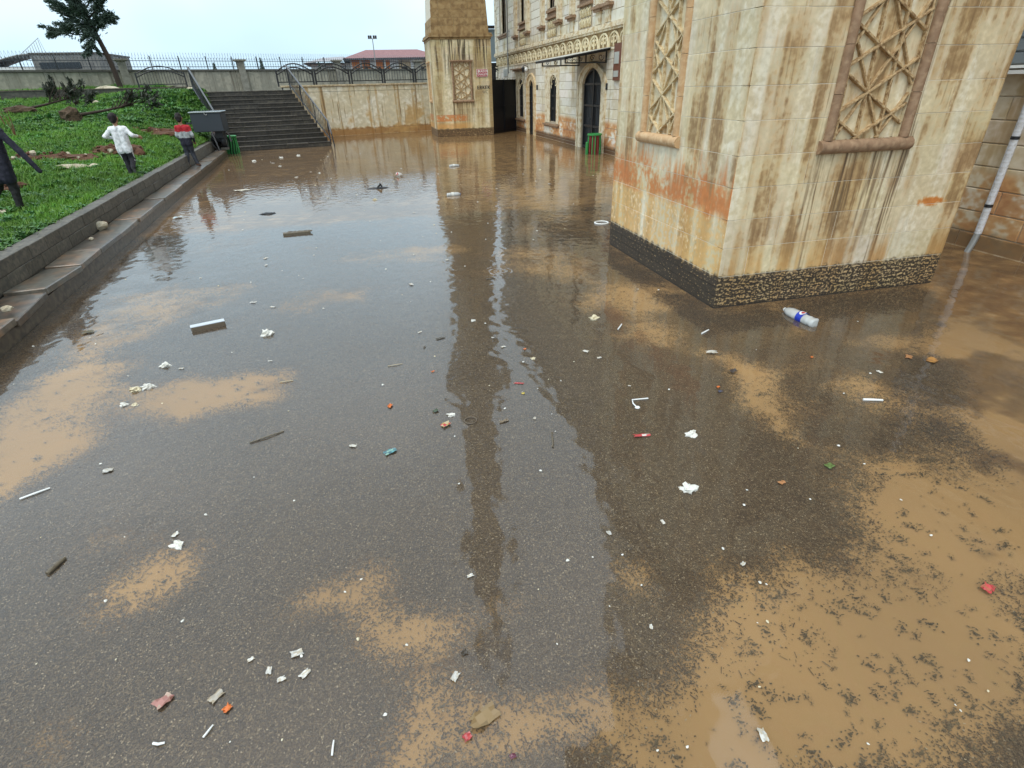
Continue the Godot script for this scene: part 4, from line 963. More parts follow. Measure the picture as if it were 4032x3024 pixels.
# Conifer: trunk, limbs, and needle sprays hung along every limb.
func spray(b: MB, from: Vector3, to: Vector3, thick: float, n: int, g: RandomNumberGenerator, droop := 0.0) -> void:
	var d := (to - from).normalized()
	for i in n:
		var t := pow(g.randf(), 0.8)
		var off := Vector3(g.randfn(), g.randfn(), g.randfn()) * thick * (1.15 - 0.65 * t)
		var p := from.lerp(to, t) + off
		var q := (d + Vector3(g.randfn(), g.randfn() - droop, g.randfn()) * 0.45).normalized() * g.randf_range(0.10, 0.24)
		var w := q.cross(Vector3(g.randfn(), g.randfn(), g.randfn())).normalized() * g.randf_range(0.012, 0.03)
		b.col = Color(0.8, 0.85, 0.8).lerp(Color(1.25, 1.25, 1.05), g.randf())
		b.tri(p - w, p + w, p + q); b.tri(p - w + q * 0.3, p + q * 0.4 + w * 2.2, p + q * 0.95 + w * 1.6)

func pine() -> void:
	var g := RandomNumberGenerator.new(); g.seed = 21
	var base := Vector3(-14.56, 2.3, -42.6)
	var root := thing("pine_tree", base, "tall wind-blown pine with a bare lower trunk in front of the wall", "tree")
	var b := MB.new()
	var path := [base, base + Vector3(-0.02, 0.9, 0), base + Vector3(-0.12, 1.8, 0), base + Vector3(-0.28, 2.6, 0), base + Vector3(-0.42, 3.3, 0.05), base + Vector3(-0.6, 4.2, 0.05), base + Vector3(-0.7, 5.2, 0.1), base + Vector3(-0.75, 6.4, 0.1)]
	b.tube(path, [0.17, 0.15, 0.14, 0.125, 0.11, 0.09, 0.06, 0.02], 9)
	for i in 26:
		var t := g.randf_range(0.2, 2.9); var an := g.randf() * TAU
		var p := base + Vector3(-0.05 * t * t, t, 0)
		b.tube([p, p + Vector3(cos(an), 0.25, sin(an)) * g.randf_range(0.15, 0.3)], [0.02, 0.006], 4)
	obj("trunk", b, M.bark, root)
	var limbs := [[2.95, -2.55, 0.25, 0.1, 1.0], [3.1, -0.55, -0.75, 0.4, 0.9], [3.1, 0.45, 0.55, 0.3, 0.5], [3.15, -1.45, 0.35, 0.3, 0.9], [3.2, -2.2, 1.15, -0.2, 1.0], [3.2, 1.3, 0.75, 0.2, 1.0], [3.45, -1.75, 1.2, 0.5, 1.0], [3.5, 1.0, 0.5, -0.4, 0.9], [3.7, -1.45, 1.5, -0.4, 1.0], [3.8, 1.35, 1.0, 0.3, 1.0], [4.1, -1.1, 1.5, 0.5, 1.0], [4.2, 0.9, 1.1, -0.3, 1.0], [4.5, -0.9, 1.3, 0.2, 1.0], [4.8, 0.8, 1.0, 0.2, 0.9], [5.1, -0.6, 1.0, -0.2, 0.9], [3.4, -0.4, 0.9, 1.0, 1.0], [3.6, 0.3, 1.0, -1.0, 1.0], [4.0, -0.3, 1.0, 0.9, 1.0], [3.2, -0.55, -0.25, 0.4, 0.9], [5.5, 0.1, 0.9, 0.0, 0.8], [3.3, -0.8, 0.1, -0.3, 0.9], [3.9, -0.5, 0.5, 0.2, 1.0]]
	var cr := MB.new()
	for k in limbs.size():
		var a: Array = limbs[k]
		var p := base + Vector3(-0.03 * a[0] * a[0] * 0.9, a[0], 0.05)
		var tip := p + Vector3(a[1] * 0.9, a[2], a[3]); var mid := p.lerp(tip, 0.5) + Vector3(0, -0.12, 0)
		b = MB.new(); b.tube([p, mid, tip], [0.05, 0.035, 0.012], 6); obj("limb", b, M.bark, root)
		var start := p.lerp(tip, 0.45 if k == 0 else 0.15)
		spray(cr, start, tip, 0.13, int(310 * a[4]), g, 0.2)
		for q in 5:
			var f := start.lerp(tip, g.randf_range(0.1, 0.9)); var e := f + (tip - p) * g.randf_range(0.18, 0.4) + Vector3(g.randf_range(-0.35, 0.35), g.randf_range(-0.42, 0.2), g.randf_range(-0.35, 0.35))
			spray(cr, f, e, 0.065, 125, g, 0.25)
	obj("crown", cr, M.needle, root)

func fallen() -> void:
	var g := RandomNumberGenerator.new(); g.seed = 33
	for a in [[Vector3(-13.44, 1.52, -27.9), Vector3(-12.0, 2.0, -29.0), "uprooted sapling with a long earth-clad root, lying farther left", 0.0], [Vector3(-10.02, 1.45, -24.0), Vector3(-8.4, 1.95, -25.3), "uprooted young tree with a round root ball, lying nearer the children", 1.0]]:
		var r: Vector3 = a[0]; var t: Vector3 = a[1]
		r.y = land(r.x, r.z) + (0.26 if a[3] > 0 else 0.12); t.y = land(t.x, t.z) + 0.45
		var root := thing("fallen_sapling", Vector3(r.x, land(r.x, r.z), r.z), a[2], "tree", "uprooted saplings on the slope")
		var b := MB.new(); b.rock(r, Vector3(0.30, 0.27, 0.28) if a[3] > 0 else Vector3(0.55, 0.16, 0.22), 8 + int(a[3]), 0.3, 16); obj("root_ball", b, M.root_soil, root)
		b = MB.new(); b.tube([r, r.lerp(t, 0.5) + Vector3(0, -0.02, 0), t], [0.06, 0.042, 0.028], 7); obj("trunk", b, M.bark, root)
		b = MB.new()
		for i in 26:
			var p := r.lerp(t, g.randf_range(0.6, 1.0)); var e := p + (t - r).normalized() * g.randf_range(0.2, 0.8) + Vector3(g.randf_range(-0.3, 0.3), g.randf_range(-0.15, 0.55), g.randf_range(-0.35, 0.35))
			b.tube([p, p.lerp(e, 0.5) + Vector3(0, 0.04, 0), e], [0.014, 0.009, 0.004], 4)
		obj("branches", b, M.bark, root)
		b = MB.new()
		for i in 6:
			var p := t + Vector3(g.randf_range(-0.2, 0.6), g.randf_range(-0.25, 0.2), g.randf_range(-0.3, 0.3))
			spray(b, p, p + Vector3(g.randf_range(0.1, 0.5), g.randf_range(0.0, 0.4), g.randf_range(-0.2, 0.2)), 0.07, 50, g)
		obj("foliage", b, M.needle_dry, root)
	for a in [[-14.3, -33.3, "dark dry twiggy bush behind the fallen sapling"], [-12.5, -30.8, "dark upright juniper bush between the two fallen saplings"]]:
		var p := Vector3(a[0], land(a[0], a[1]), a[1])
		var root := thing("bush", p, a[2], "bush", "dark bushes on the slope")
		var b := MB.new()
		for i in 14:
			var e := p + Vector3(g.randf_range(-0.35, 0.35), g.randf_range(0.5, 1.1), g.randf_range(-0.3, 0.3)); b.tube([p, p.lerp(e, 0.5), e], [0.02, 0.012, 0.004], 4)
		obj("stem", b, M.bark, root)
		b = MB.new()
		for i in 8:
			var q := p + Vector3(g.randf_range(-0.2, 0.2), g.randf_range(0.1, 0.6), g.randf_range(-0.2, 0.2)); spray(b, q, q + Vector3(g.randf_range(-0.15, 0.15), 0.45, g.randf_range(-0.1, 0.1)), 0.06, 45, g)
		obj("foliage", b, M.needle_dry, root)
	# dry weed stalks at the left edge
	for a in [[-11.8, -23.4, "tall dry weed stalk at the left edge of the slope"], [-10.2, -20.5, "short dry weed stalks above the dark-clothed child"]]:
		var p := Vector3(a[0], land(a[0], a[1]), a[1]); var root := thing("weed_stalk", p, a[2], "weed", "dry weed stalks")
		for i in 4:
			var b := MB.new(); var e := p + Vector3(g.randf_range(-0.25, 0.1), g.randf_range(0.4, 0.9), g.randf_range(-0.1, 0.1)); b.tube([p, p.lerp(e, 0.6) + Vector3(0.03, 0, 0), e], [0.012, 0.008, 0.003], 4); obj("stem", b, M.rust_wood, root)

func furniture() -> void:
	var b: MB
	# litter bins: green slatted, one by the stairs, one by the large door
	for a in [[Vector3(-5.16, -0.25, -24.3), 0.87, 0.21, "green slatted litter bin standing in water by the stairs", 0], [Vector3(7.08, -0.3, -17.95), 0.9, 0.21, "green and red slatted litter bin beside the large door", 1]]:
		var p: Vector3 = a[0]; var h: float = a[1]; var R: float = a[2]
		var root := thing("litter_bin", p, a[3], "litter bin", "slatted litter bins")
		var X := Transform3D(Basis(), p)
		var green: Material = M.bin_green
		b = MB.new(); b.lathe(X, [Vector2(R - 0.03, h - 0.05), Vector2(R + 0.025, h - 0.05), Vector2(R + 0.03, h - 0.015), Vector2(R + 0.01, h), Vector2(R - 0.03, h - 0.01), Vector2(R - 0.035, h - 0.05)], 20); obj("top_ring", b, green, root)
		b = MB.new(); b.lathe(X, [Vector2(0.0, 0.02), Vector2(R - 0.06, 0.02), Vector2(R - 0.04, h - 0.06)], 18); obj("liner", b, M.bin_liner if a[4] == 0 else M.bin_red, root)
		b = MB.new(); b.lathe(X, [Vector2(R - 0.05, 0.0), Vector2(R + 0.01, 0.0), Vector2(R + 0.01, 0.05), Vector2(R - 0.05, 0.05)], 18); obj("base_ring", b, green, root)
		for k in 14:
			var an := TAU * k / 14.0
			var pts := []
			for i in 7:
				var t := float(i) / 6
				var aa := an + (0.22 * sin(TAU * t * 0.9) + 0.35 * t if a[4] == 0 else 0.0); var rr := R - 0.02 + 0.02 * sin(PI * t)
				pts.append(p + Vector3(cos(aa) * rr, 0.03 + (h - 0.07) * t, sin(aa) * rr))
			b = MB.new(); b.tube(pts, [0.021 if a[4] == 0 else 0.019], 6); obj("slat", b, green if a[4] == 0 or k % 3 else M.bin_red, root)
		if a[4] == 1:
			b = MB.new(); b.rbox(Transform3D(Basis(), p + Vector3(-0.27, 0.46, 0.05)), Vector3(-0.035, -0.2, -0.035), Vector3(0.035, 0.2, 0.035), 0.01); obj("side_post", b, green, root)
	# grey trailer cabinet
	var gx := Vector3(-5.5, 0.22, -23.3)
	var root := thing("trailer_cabinet", gx, "dark grey metal trailer cabinet with its lid coloured pale for reflected sky beside the stairs", "trailer")
	var T := Transform3D(Basis(Vector3.UP, 0.05), Vector3(-5.47, 0.0, -23.3))
	b = MB.new(); b.rbox(T, Vector3(-0.50, 0.84, -0.55), Vector3(0.48, 1.44, 0.5), 0.02); obj("body", b, M.cabinet, root)
	b = MB.new(); b.rbox(T, Vector3(-0.53, 1.442, -0.58), Vector3(0.51, 1.485, 0.53), 0.012); obj("lid", b, M.cabinet_lid_sky_tint, root)  # sky reflected on the top is put into the lid's paler colour
	b = MB.new(); b.tube([T * Vector3(-0.02, 1.47, 0.535), T * Vector3(-0.02, 1.40, 0.545), T * Vector3(0.03, 1.37, 0.545), T * Vector3(0.05, 1.41, 0.54)], [0.014], 6); obj("hasp", b, M.galv, root)
	b = MB.new(); b.box(T, Vector3(-0.70, 1.10, 0.30), Vector3(-0.505, 1.15, 0.42)); obj("side_lever", b, M.black, root)
	b = MB.new(); b.tube([T * Vector3(0.05, 0.86, 0.48), T * Vector3(0.16, 0.235, 0.52)], [0.022], 8); obj("jack_leg", b, M.galv_dark, root)
	b = MB.new(); b.tube([T * Vector3(-0.3, 0.52, 0.52), T * Vector3(-0.05, 0.50, 0.55), T * Vector3(0.08, 0.30, 0.55), T * Vector3(0.14, 0.235, 0.53)], [0.018], 6); obj("hose", b, M.black, root)
	b = MB.new(); b.box(T, Vector3(0.12, 0.62, -0.5), Vector3(0.36, 0.838, 0.3)); obj("chassis", b, M.black, root)
	b = MB.new(); b.lathe(T * Transform3D(Basis(Vector3(0, 0, 1), PI / 2), Vector3(0.30, 0.50, -0.05)), [Vector2(0.10, -0.08), Vector2(0.26, -0.08), Vector2(0.28, -0.04), Vector2(0.28, 0.04), Vector2(0.26, 0.08), Vector2(0.10, 0.08)], 18); var wh := obj("wheel", b, M.black, root)
	b = MB.new(); b.lathe(T * Transform3D(Basis(Vector3(0, 0, 1), PI / 2), Vector3(0.30, 0.50, -0.05)), [Vector2(0.0, -0.06), Vector2(0.13, -0.06), Vector2(0.13, 0.06), Vector2(0.0, 0.06)], 14); obj("rim", b, M.galv, wh)
	b = MB.new(); b.tube([T * Vector3(0.50, 0.82, 0.40), T * Vector3(0.56, 0.72, 0.3), T * Vector3(0.58, 0.5, 0.32)], [0.03], 6); obj("fender_bar", b, M.galv_dark, root)
	b = MB.new(); b.box(T, Vector3(0.18, 0.23, 0.05), Vector3(0.42, 0.30, 0.30)); obj("foot_block", b, M.concrete_dark, root)
	# toilet sign and painted words on the far minaret
	var zf := -27.8
	var sg := thing("toilet_sign", Vector3(5.36, 2.41, zf), "red sign with white lettering on the front of the far minaret", "sign")
	b = MB.new(); b.cbox(Vector3(5.36, 2.56, zf + 0.022), Vector3(0.50, 0.31, 0.014)); obj("plate", b, M.white_paint, sg)
	b = MB.new(); b.cbox(Vector3(5.36, 2.56, zf + 0.031), Vector3(0.47, 0.28, 0.008)); obj("red_field", b, M.sign_red, sg)
	for a in [["KADIN", 0.06, 2.625, 0.10], ["TUVALETİ", 0.0, 2.50, 0.088]]:
		words(a[0], Vector3(5.36 + a[1], a[2], zf + 0.038), a[3], M.white_paint, sg, true)
	b = MB.new(); b.lathe(Transform3D(Basis(Vector3.RIGHT, PI / 2), Vector3(5.185, 2.655, zf + 0.036)), [Vector2(0.0, 0.006), Vector2(0.026, 0.006), Vector2(0.026, 0.0)], 12); obj("figure_head", b, M.white_paint, sg)
	b = MB.new(); b.box(Transform3D(), Vector3(5.155, 2.585, zf + 0.036), Vector3(5.215, 2.625, zf + 0.041)); b.box(Transform3D(), Vector3(5.178, 2.55, zf + 0.036), Vector3(5.192, 2.584, zf + 0.041)); obj("figure_body", b, M.white_paint, sg)
	var gf := thing("painted_words", Vector3(5.4, 1.8, zf), "black hand-painted words on the far minaret under the red sign", "lettering")
	words("ERKEK", Vector3(5.40, 1.98, zf + 0.006), 0.145, M.black, gf, true)
	words("WC", Vector3(5.47, 1.80, zf + 0.006), 0.13, M.faded_black, gf, false)

func words(s: String, at: Vector3, size: float, m: Material, parent: Node3D, bold: bool) -> void:
	var t := TextMesh.new(); t.text = s; t.font_size = 64; t.pixel_size = size / 46.0; t.depth = 0.004
	var f := SystemFont.new(); f.font_names = PackedStringArray(["Droid Sans"]); f.font_weight = 700 if bold else 400; t.font = f
	var o := MeshInstance3D.new(); o.mesh = t; o.material_override = m; o.name = "lettering"; parent.add_child(o, true)
	o.position = at - parent.position

# ------------------------------------------------------------------ flood water and what floats on it
var clear := [
	[1.66, -1.09, 0.92, 0.58, 1.00], [2.66, -1.66, 0.57, 0.48, 1.00], [1.12, -0.80, 0.85, 0.25, 1.00], [3.67, -2.08, 0.26, 0.38, 0.80], [-2.57, -4.09, 0.42, 0.82, 0.95],
	[-2.37, -3.34, 0.24, 0.39, 0.95], [-1.38, -4.05, 0.58, 0.31, 0.90], [-1.18, -4.28, 0.31, 0.15, 0.70], [-1.32, -2.15, 0.20, 0.22, 0.90], [-0.42, -1.85, 0.26, 0.18, 0.90],
	[-0.13, -1.57, 0.34, 0.14, 0.90], [0.21, -1.60, 0.22, 0.08, 0.70], [0.15, -1.06, 0.36, 0.12, 1.00], [-0.10, -1.28, 0.15, 0.06, 0.80], [0.86, -1.60, 0.12, 0.18, 0.90],
	[-1.36, -1.44, 0.11, 0.11, 0.80], [-1.22, -1.70, 0.09, 0.07, 0.60], [-0.91, -1.60, 0.09, 0.06, 0.60], [-1.60, -2.50, 0.20, 0.12, 0.50], [2.28, -4.02, 0.56, 0.45, 0.55],
	[2.60, -3.19, 0.24, 0.47, 0.60], [2.39, -2.61, 0.18, 0.47, 0.60], [3.30, -2.67, 0.26, 0.27, 0.50], [4.28, -3.28, 0.50, 0.25, 0.50], [2.44, -5.01, 0.58, 0.57, 0.60],
	[-0.80, -6.00, 0.63, 0.43, 0.55], [0.28, -7.57, 0.89, 0.47, 0.50], [-2.33, -6.51, 0.80, 0.66, 0.50], [1.97, -6.60, 0.68, 0.98, 0.55], [-2.73, -5.58, 0.61, 0.77, 0.50],
	[4.78, -3.15, 0.39, 0.36, 0.50],
]
var bits := [
	["foam", 1.89, -4.58, 0.116], ["foam", -1.20, -5.12, 0.133], ["foam", -1.94, -4.64, 0.107], ["foam", -2.04, -4.24, 0.106], ["foam", -1.96, -4.27, 0.101],
	["foam", -2.04, -4.01, 0.065], ["foam", -1.96, -3.99, 0.046], ["scrap", 0.24, -6.17, 0.104], ["foam", -1.04, -12.61, 0.097], ["foam", -0.07, -11.99, 0.126],
	["scrap", 2.60, -12.35, 0.121], ["scrap", 3.89, -12.54, 0.138], ["foam", 4.36, -14.92, 0.119], ["foam", -3.11, -21.58, 0.269], ["foam", -3.89, -20.93, 0.243],
	["scrap", -3.16, -20.00, 0.173], ["foam", -2.82, -19.03, 0.165], ["foam", -2.59, -22.09, 0.211], ["scrap", -1.76, -17.17, 0.115], ["foam", -1.50, -16.83, 0.113],
	["scrap", -2.05, -16.20, 0.171], ["scrap", -1.98, -15.15, 0.087], ["scrap", 0.21, -4.73, 0.063], ["foam", 0.74, -4.87, 0.050], ["scrap", 0.89, -4.19, 0.058],
	["scrap", 1.55, -3.90, 0.079], ["scrap", 1.61, -3.75, 0.060], ["scrap", 2.55, -3.58, 0.137], ["foam", 1.77, -2.54, 0.087], ["foam", 1.47, -2.06, 0.107],
	["scrap", 0.84, -3.00, 0.042], ["scrap", -0.57, -1.56, 0.069], ["scrap", -0.75, -1.58, 0.040], ["scrap", -0.67, -1.51, 0.049], ["scrap", -0.62, -1.46, 0.048],
	["scrap", -0.53, -1.46, 0.060], ["scrap", -0.85, -1.45, 0.074], ["scrap", 0.04, -1.30, 0.056], ["scrap", 1.05, -0.82, 0.064], ["scrap", 0.91, -1.86, 0.046],
	["scrap", 1.21, -1.86, 0.048], ["scrap", 1.44, -1.51, 0.041], ["scrap", 0.87, -1.31, 0.031], ["foam", -1.23, -2.35, 0.066], ["scrap", -1.26, -2.43, 0.058],
	["scrap", -1.83, -3.14, 0.090], ["scrap", -0.37, -3.00, 0.068], ["scrap", 0.18, -1.77, 0.043], ["foam", 1.08, -3.90, 0.043], ["foam", 0.29, -3.20, 0.061],
	["scrap", 3.58, -2.91, 0.062], ["scrap", -1.25, -5.87, 0.078], ["scrap", -1.62, -7.94, 0.103], ["scrap", -1.56, -7.57, 0.091], ["scrap", -1.48, -6.08, 0.093],
	["scrap", -1.08, -4.48, 0.047], ["scrap", -1.79, -4.54, 0.060], ["scrap", 0.61, -10.35, 0.080], ["scrap", -3.68, -11.46, 0.231], ["scrap", -4.59, -11.08, 0.172],
	["scrap", 0.84, -4.41, 0.042], ["scrap", 0.78, -7.05, 0.077], ["scrap", 1.65, -3.24, 0.035], ["scrap", 1.18, -3.46, 0.028],
]

var mat_noise: FastNoiseLite
var mat_fine: FastNoiseLite
# Share of the surface covered by floating chaff, 0 to 1.
func chaff(x: float, z: float) -> float:
	var wx := 0.40 * mat_fine.get_noise_2d(x * 2.2, z * 2.2) + 0.6 * mat_noise.get_noise_2d(x * 2.0 + 31, z * 2.0)
	var wz := 0.40 * mat_fine.get_noise_2d(x * 2.2 + 90, z * 2.2) + 0.6 * mat_noise.get_noise_2d(x * 2.0, z * 2.0 + 57)
	var n := mat_noise.get_noise_2d(x * 0.8 - z * 0.25, z * 1.5)
	var c := 0.93 + 0.25 * n
	if x > 1.6: c -= 0.30 * smoothstep(1.6, 3.2, x)
	c -= 0.22 * smoothstep(-6.0, -10.0, z)
	for a in clear:
		var gw := (1.5 if a[1] > -1.35 else 1.2) if a[0] < 1.0 and a[1] > -4.6 else 1.0
		var dx: float = (x - a[0]) / (a[2] * gw) + wx; var dz: float = (z - a[1]) / (a[3] * gw) + wz
		var q := dx * dx + dz * dz
		if q < 2.2: c -= minf(1.0, a[4] * 1.12) * (1.0 - smoothstep(0.55, 1.25, sqrt(q)))
	c += 0.55 * mat_fine.get_noise_2d(x * 1.7 + 11, z * 2.6) * (0.35 + 0.65 * smoothstep(0.9, 0.4, c))
	return clampf(c, 0.0, 1.0)

func water() -> void:
	mat_noise = noise(3, 0.55, 4); mat_fine = noise(4, 1.6, 4)
	var W := 1024; var Hh := 2048
	var x0 := -7.0; var xs := 16.0; var z0 := -36.0; var zs := 42.0
	# coarse share map, then enlarged; grain is added at full size
	var cw := 320; var ch := 840
	var sh := PackedByteArray(); sh.resize(cw * ch)
	for j in ch:
		var z := z0 + zs * (j + 0.5) / ch
		for i in cw: sh[j * cw + i] = int(255 * chaff(x0 + xs * (i + 0.5) / cw, z))
	var im := Image.create_from_data(cw, ch, false, Image.FORMAT_L8, sh); im.resize(W, Hh, Image.INTERPOLATE_CUBIC)
	var share := im.get_data()
	var g1 := field(61, 0.22, W, Hh, 3); var g2 := field(62, 0.05, W, Hh, 4); var g3 := field(63, 0.008, W, Hh, 4)
	var d := PackedByteArray(); d.resize(W * Hh * 3)
	var mr := 141.0; var mg := 110.0; var mb := 69.0
	for i in W * Hh:
		var s := share[i] / 255.0; var a := g1[i] / 255.0; var c := g2[i] / 255.0
		var k := smoothstep(0.18, 0.82, s * 0.95 + (a - 0.5) * 0.40 + (c - 0.5) * 0.25)
		var tone := 0.90 + 0.2 * (g3[i] / 255.0)
		var dark := 0.75 + 0.5 * a
		d[i * 3] = clampi(int(lerpf(mr * tone, 92.0 * dark, k)), 0, 255)
		d[i * 3 + 1] = clampi(int(lerpf(mg * tone, 68.0 * dark, k)), 0, 255)
		d[i * 3 + 2] = clampi(int(lerpf(mb * tone, 40.0 * dark, k)), 0, 255)
	# ripples: fine shiver, slow swell, and a few rings
	var r1 := field(64, 0.085, W, Hh, 2); var r2 := field(65, 0.030, W, Hh, 2, W, Hh); var r3 := field(66, 0.010, W, Hh, 2)
	var hd := PackedByteArray(); hd.resize(W * Hh)
	for j in Hh:
		var z := z0 + zs * (j + 0.5) / Hh
		for i in W:
			var x := x0 + xs * (i + 0.5) / W
			var q := j * W + i
			var lively := 0.06 + 0.75 * exp(-(pow((x + 3.0) / 1.3, 2) + pow((z + 7.0) / 2.4, 2))) + 0.14 * exp(-(pow((x - 1.9) / 1.2, 2) + pow((z + 6.6) / 0.9, 2)))
			hd[q] = clampi(int(128 + (r1[q] - 128) * 0.09 + (r2[q] - 128) * 0.42 * lively + (r3[q] - 128) * 0.35 * lively), 0, 255)
	for a in [[1.35, -6.35, 0.22], [0.78, -6.6, 0.10], [1.22, -0.95, 0.10], [2.9, -8.9, 0.3], [0.55, -0.8, 0.07]]:
		var pi := int((a[0] - x0) / xs * W); var pj := int((a[1] - z0) / zs * Hh); var rr := int(a[2] * 1.6 / xs * W) + 2
		for j in range(pj - rr, pj + rr):
			for i in range(pi - rr, pi + rr):
				if i < 0 or j < 0 or i >= W or j >= Hh: continue
				var dist: float = Vector2((i - pi) * xs / W, (j - pj) * zs / Hh).length() / a[2]
				if dist < 1.5: hd[j * W + i] = clampi(int(hd[j * W + i] + 16.0 * sin(dist * 19.0) * exp(-dist * 1.6) * smoothstep(1.5, 1.0, dist)), 0, 255)
	var m := StandardMaterial3D.new(); m.albedo_texture = tex(W, Hh, d); m.roughness = 0.9; m.metallic_specular = 0.2
	var clearw := StandardMaterial3D.new(); clearw.transparency = BaseMaterial3D.TRANSPARENCY_ALPHA; clearw.albedo_color = Color(1, 1, 1, 0.02); clearw.roughness = 0.06; clearw.metallic_specular = 0.46
	clearw.heightmap_enabled = true; clearw.heightmap_texture = tex(W, Hh, hd, true); clearw.heightmap_scale = 2.2
	var b := MB.new()
	for j in 6:
		for i in 4:
			var A := Vector3(x0 + xs * i / 4, 0, z0 + zs * j / 6); var C := Vector3(x0 + xs * (i + 1) / 4, 0, z0 + zs * (j + 1) / 6)
			b.quad(Vector3(A.x, 0, C.z), C, Vector3(C.x, 0, A.z), A)
	for i in b.v.size(): b.uv[i] = Vector2((b.v[i].x - x0) / xs, (b.v[i].z - z0) / zs)
	# a clear skin of water over the silt-laden body just beneath it
	var wt := Node3D.new(); wt.name = "water"; add_child(wt); wt.set_meta("kind", "structure")
	obj("water_surface", b, clearw, wt)
	var o2 := obj("muddy_water", b, m, wt); o2.position.y -= 0.014
	# floating chaff: husks and stalks in small drifts
	var g := RandomNumberGenerator.new(); g.seed = 17
	for kind in 3:
		var p := MB.new()
		var n: int = [110, 110, 22][kind]; var R: float = [0.13, 0.13, 0.05][kind]
		for i in n:
			var a := g.randf() * TAU; var r: float = R * sqrt(g.randf())
			if kind == 2: r = R * g.randf() * g.randf()
			var c := Vector3(cos(a) * r, g.randf_range(-0.011, -0.004), sin(a) * r * (0.5 if kind == 2 else 1.0))
			var l := g.randf_range(0.0018, 0.0045) if g.randf() < 0.93 else g.randf_range(0.007, 0.016)
			var w := g.randf_range(0.001, 0.0024); var an := g.randf() * TAU
			var u := Vector3(cos(an), g.randf_range(-0.10, 0.10), sin(an)) * l; var v := Vector3(-sin(an), g.randf_range(-0.15, 0.15), cos(an)) * w
			var t := g.randf()
			p.col = Color(0.060, 0.038, 0.017) if t < 0.62 else (Color(0.115, 0.078, 0.038) if t < 0.95 else Color(0.23, 0.17, 0.10))
			if kind == 2 and t < 0.9: p.col = Color(0.075, 0.052, 0.026)
			p.quad(c - u - v, c + u - v * 0.6, c + u * 0.9 + v, c - u * 0.8 + v)
		var mm := MultiMesh.new(); mm.transform_format = MultiMesh.TRANSFORM_3D; mm.use_colors = true; mm.mesh = p.mesh()
		var tr := []
		var want: int = [11000, 11000, 1900][kind]; var tries := 0
		while tr.size() < want and tries < want * 12:
			tries += 1
			var z := -0.45 - 9.5 * pow(rng.randf(), 1.35); var x := rng.randf_range(-1.0, 1.0) * (1.5 + 0.72 * -z) + 0.1 + 0.18 * -z
			if x < -2.95 + 0.0965 * z or x > 7.3 or (x > 3.05 and x < 5.9 and z < -4.4 and z > -7.3): continue
			var s := chaff(x, z)
			if kind < 2 and (s < 0.15 or rng.randf() > pow(s, 1.6)): continue
			if kind == 2 and (s > 0.55 or s < 0.02 and rng.randf() < 0.35): continue
			var sc := (rng.randf_range(0.8, 1.3) if kind < 2 else pow(rng.randf(), 1.6) * 1.5 + 0.25) * (1.0 + 0.07 * -z)
			tr.append(Transform3D(Basis(Vector3.UP, rng.randf() * TAU).scaled(Vector3(sc, 1.0, sc * (0.8 if kind == 2 else 1.0))), Vector3(x, 0.0, z)))
		mm.instance_count = tr.size()
		for i in tr.size():
			mm.set_instance_transform(i, tr[i]); var v := rng.randf_range(0.75, 1.3); mm.set_instance_color(i, Color(v, v, v))
		var o := MultiMeshInstance3D.new(); o.multimesh = mm; o.material_override = M.chaff; o.name = ["floating_chaff", "floating_husks", "floating_plant_shreds"][kind]; add_child(o)
		tag(o, ["dark brown floating chaff in drifts on the flood water", "brown floating husks and stalks mixed into the chaff", "small dark shreds of plants scattered over the clear muddy water"][kind], "debris", "", "stuff")

func sheet(at: Vector3, sx: float, sz: float, turn: float, sd: int, cols: Array, rough := 0.35) -> MB:   # crumpled scrap lying on the water
	var b := MB.new(); var g := RandomNumberGenerator.new(); g.seed = sd
	var X := Transform3D(Basis(Vector3.UP, turn), at)
	var n := 4
	var p := []
	for i in n + 1:
		for j in n + 1:
			var u := float(i) / n - 0.5; var v := float(j) / n - 0.5
			var k := 1.0 - 0.35 * g.randf() * (1.0 if (i == 0 or j == 0 or i == n or j == n) else 0.3)
			p.append(X * Vector3(u * sx * k, 0.003 + g.randf() * rough * minf(sx, sz) * 0.7, v * sz * k))
	for i in n:
		for j in n:
			b.col = cols[g.randi() % cols.size()]
			b.quad(p[i * (n + 1) + j], p[i * (n + 1) + j + 1], p[(i + 1) * (n + 1) + j + 1], p[(i + 1) * (n + 1) + j])
	return b

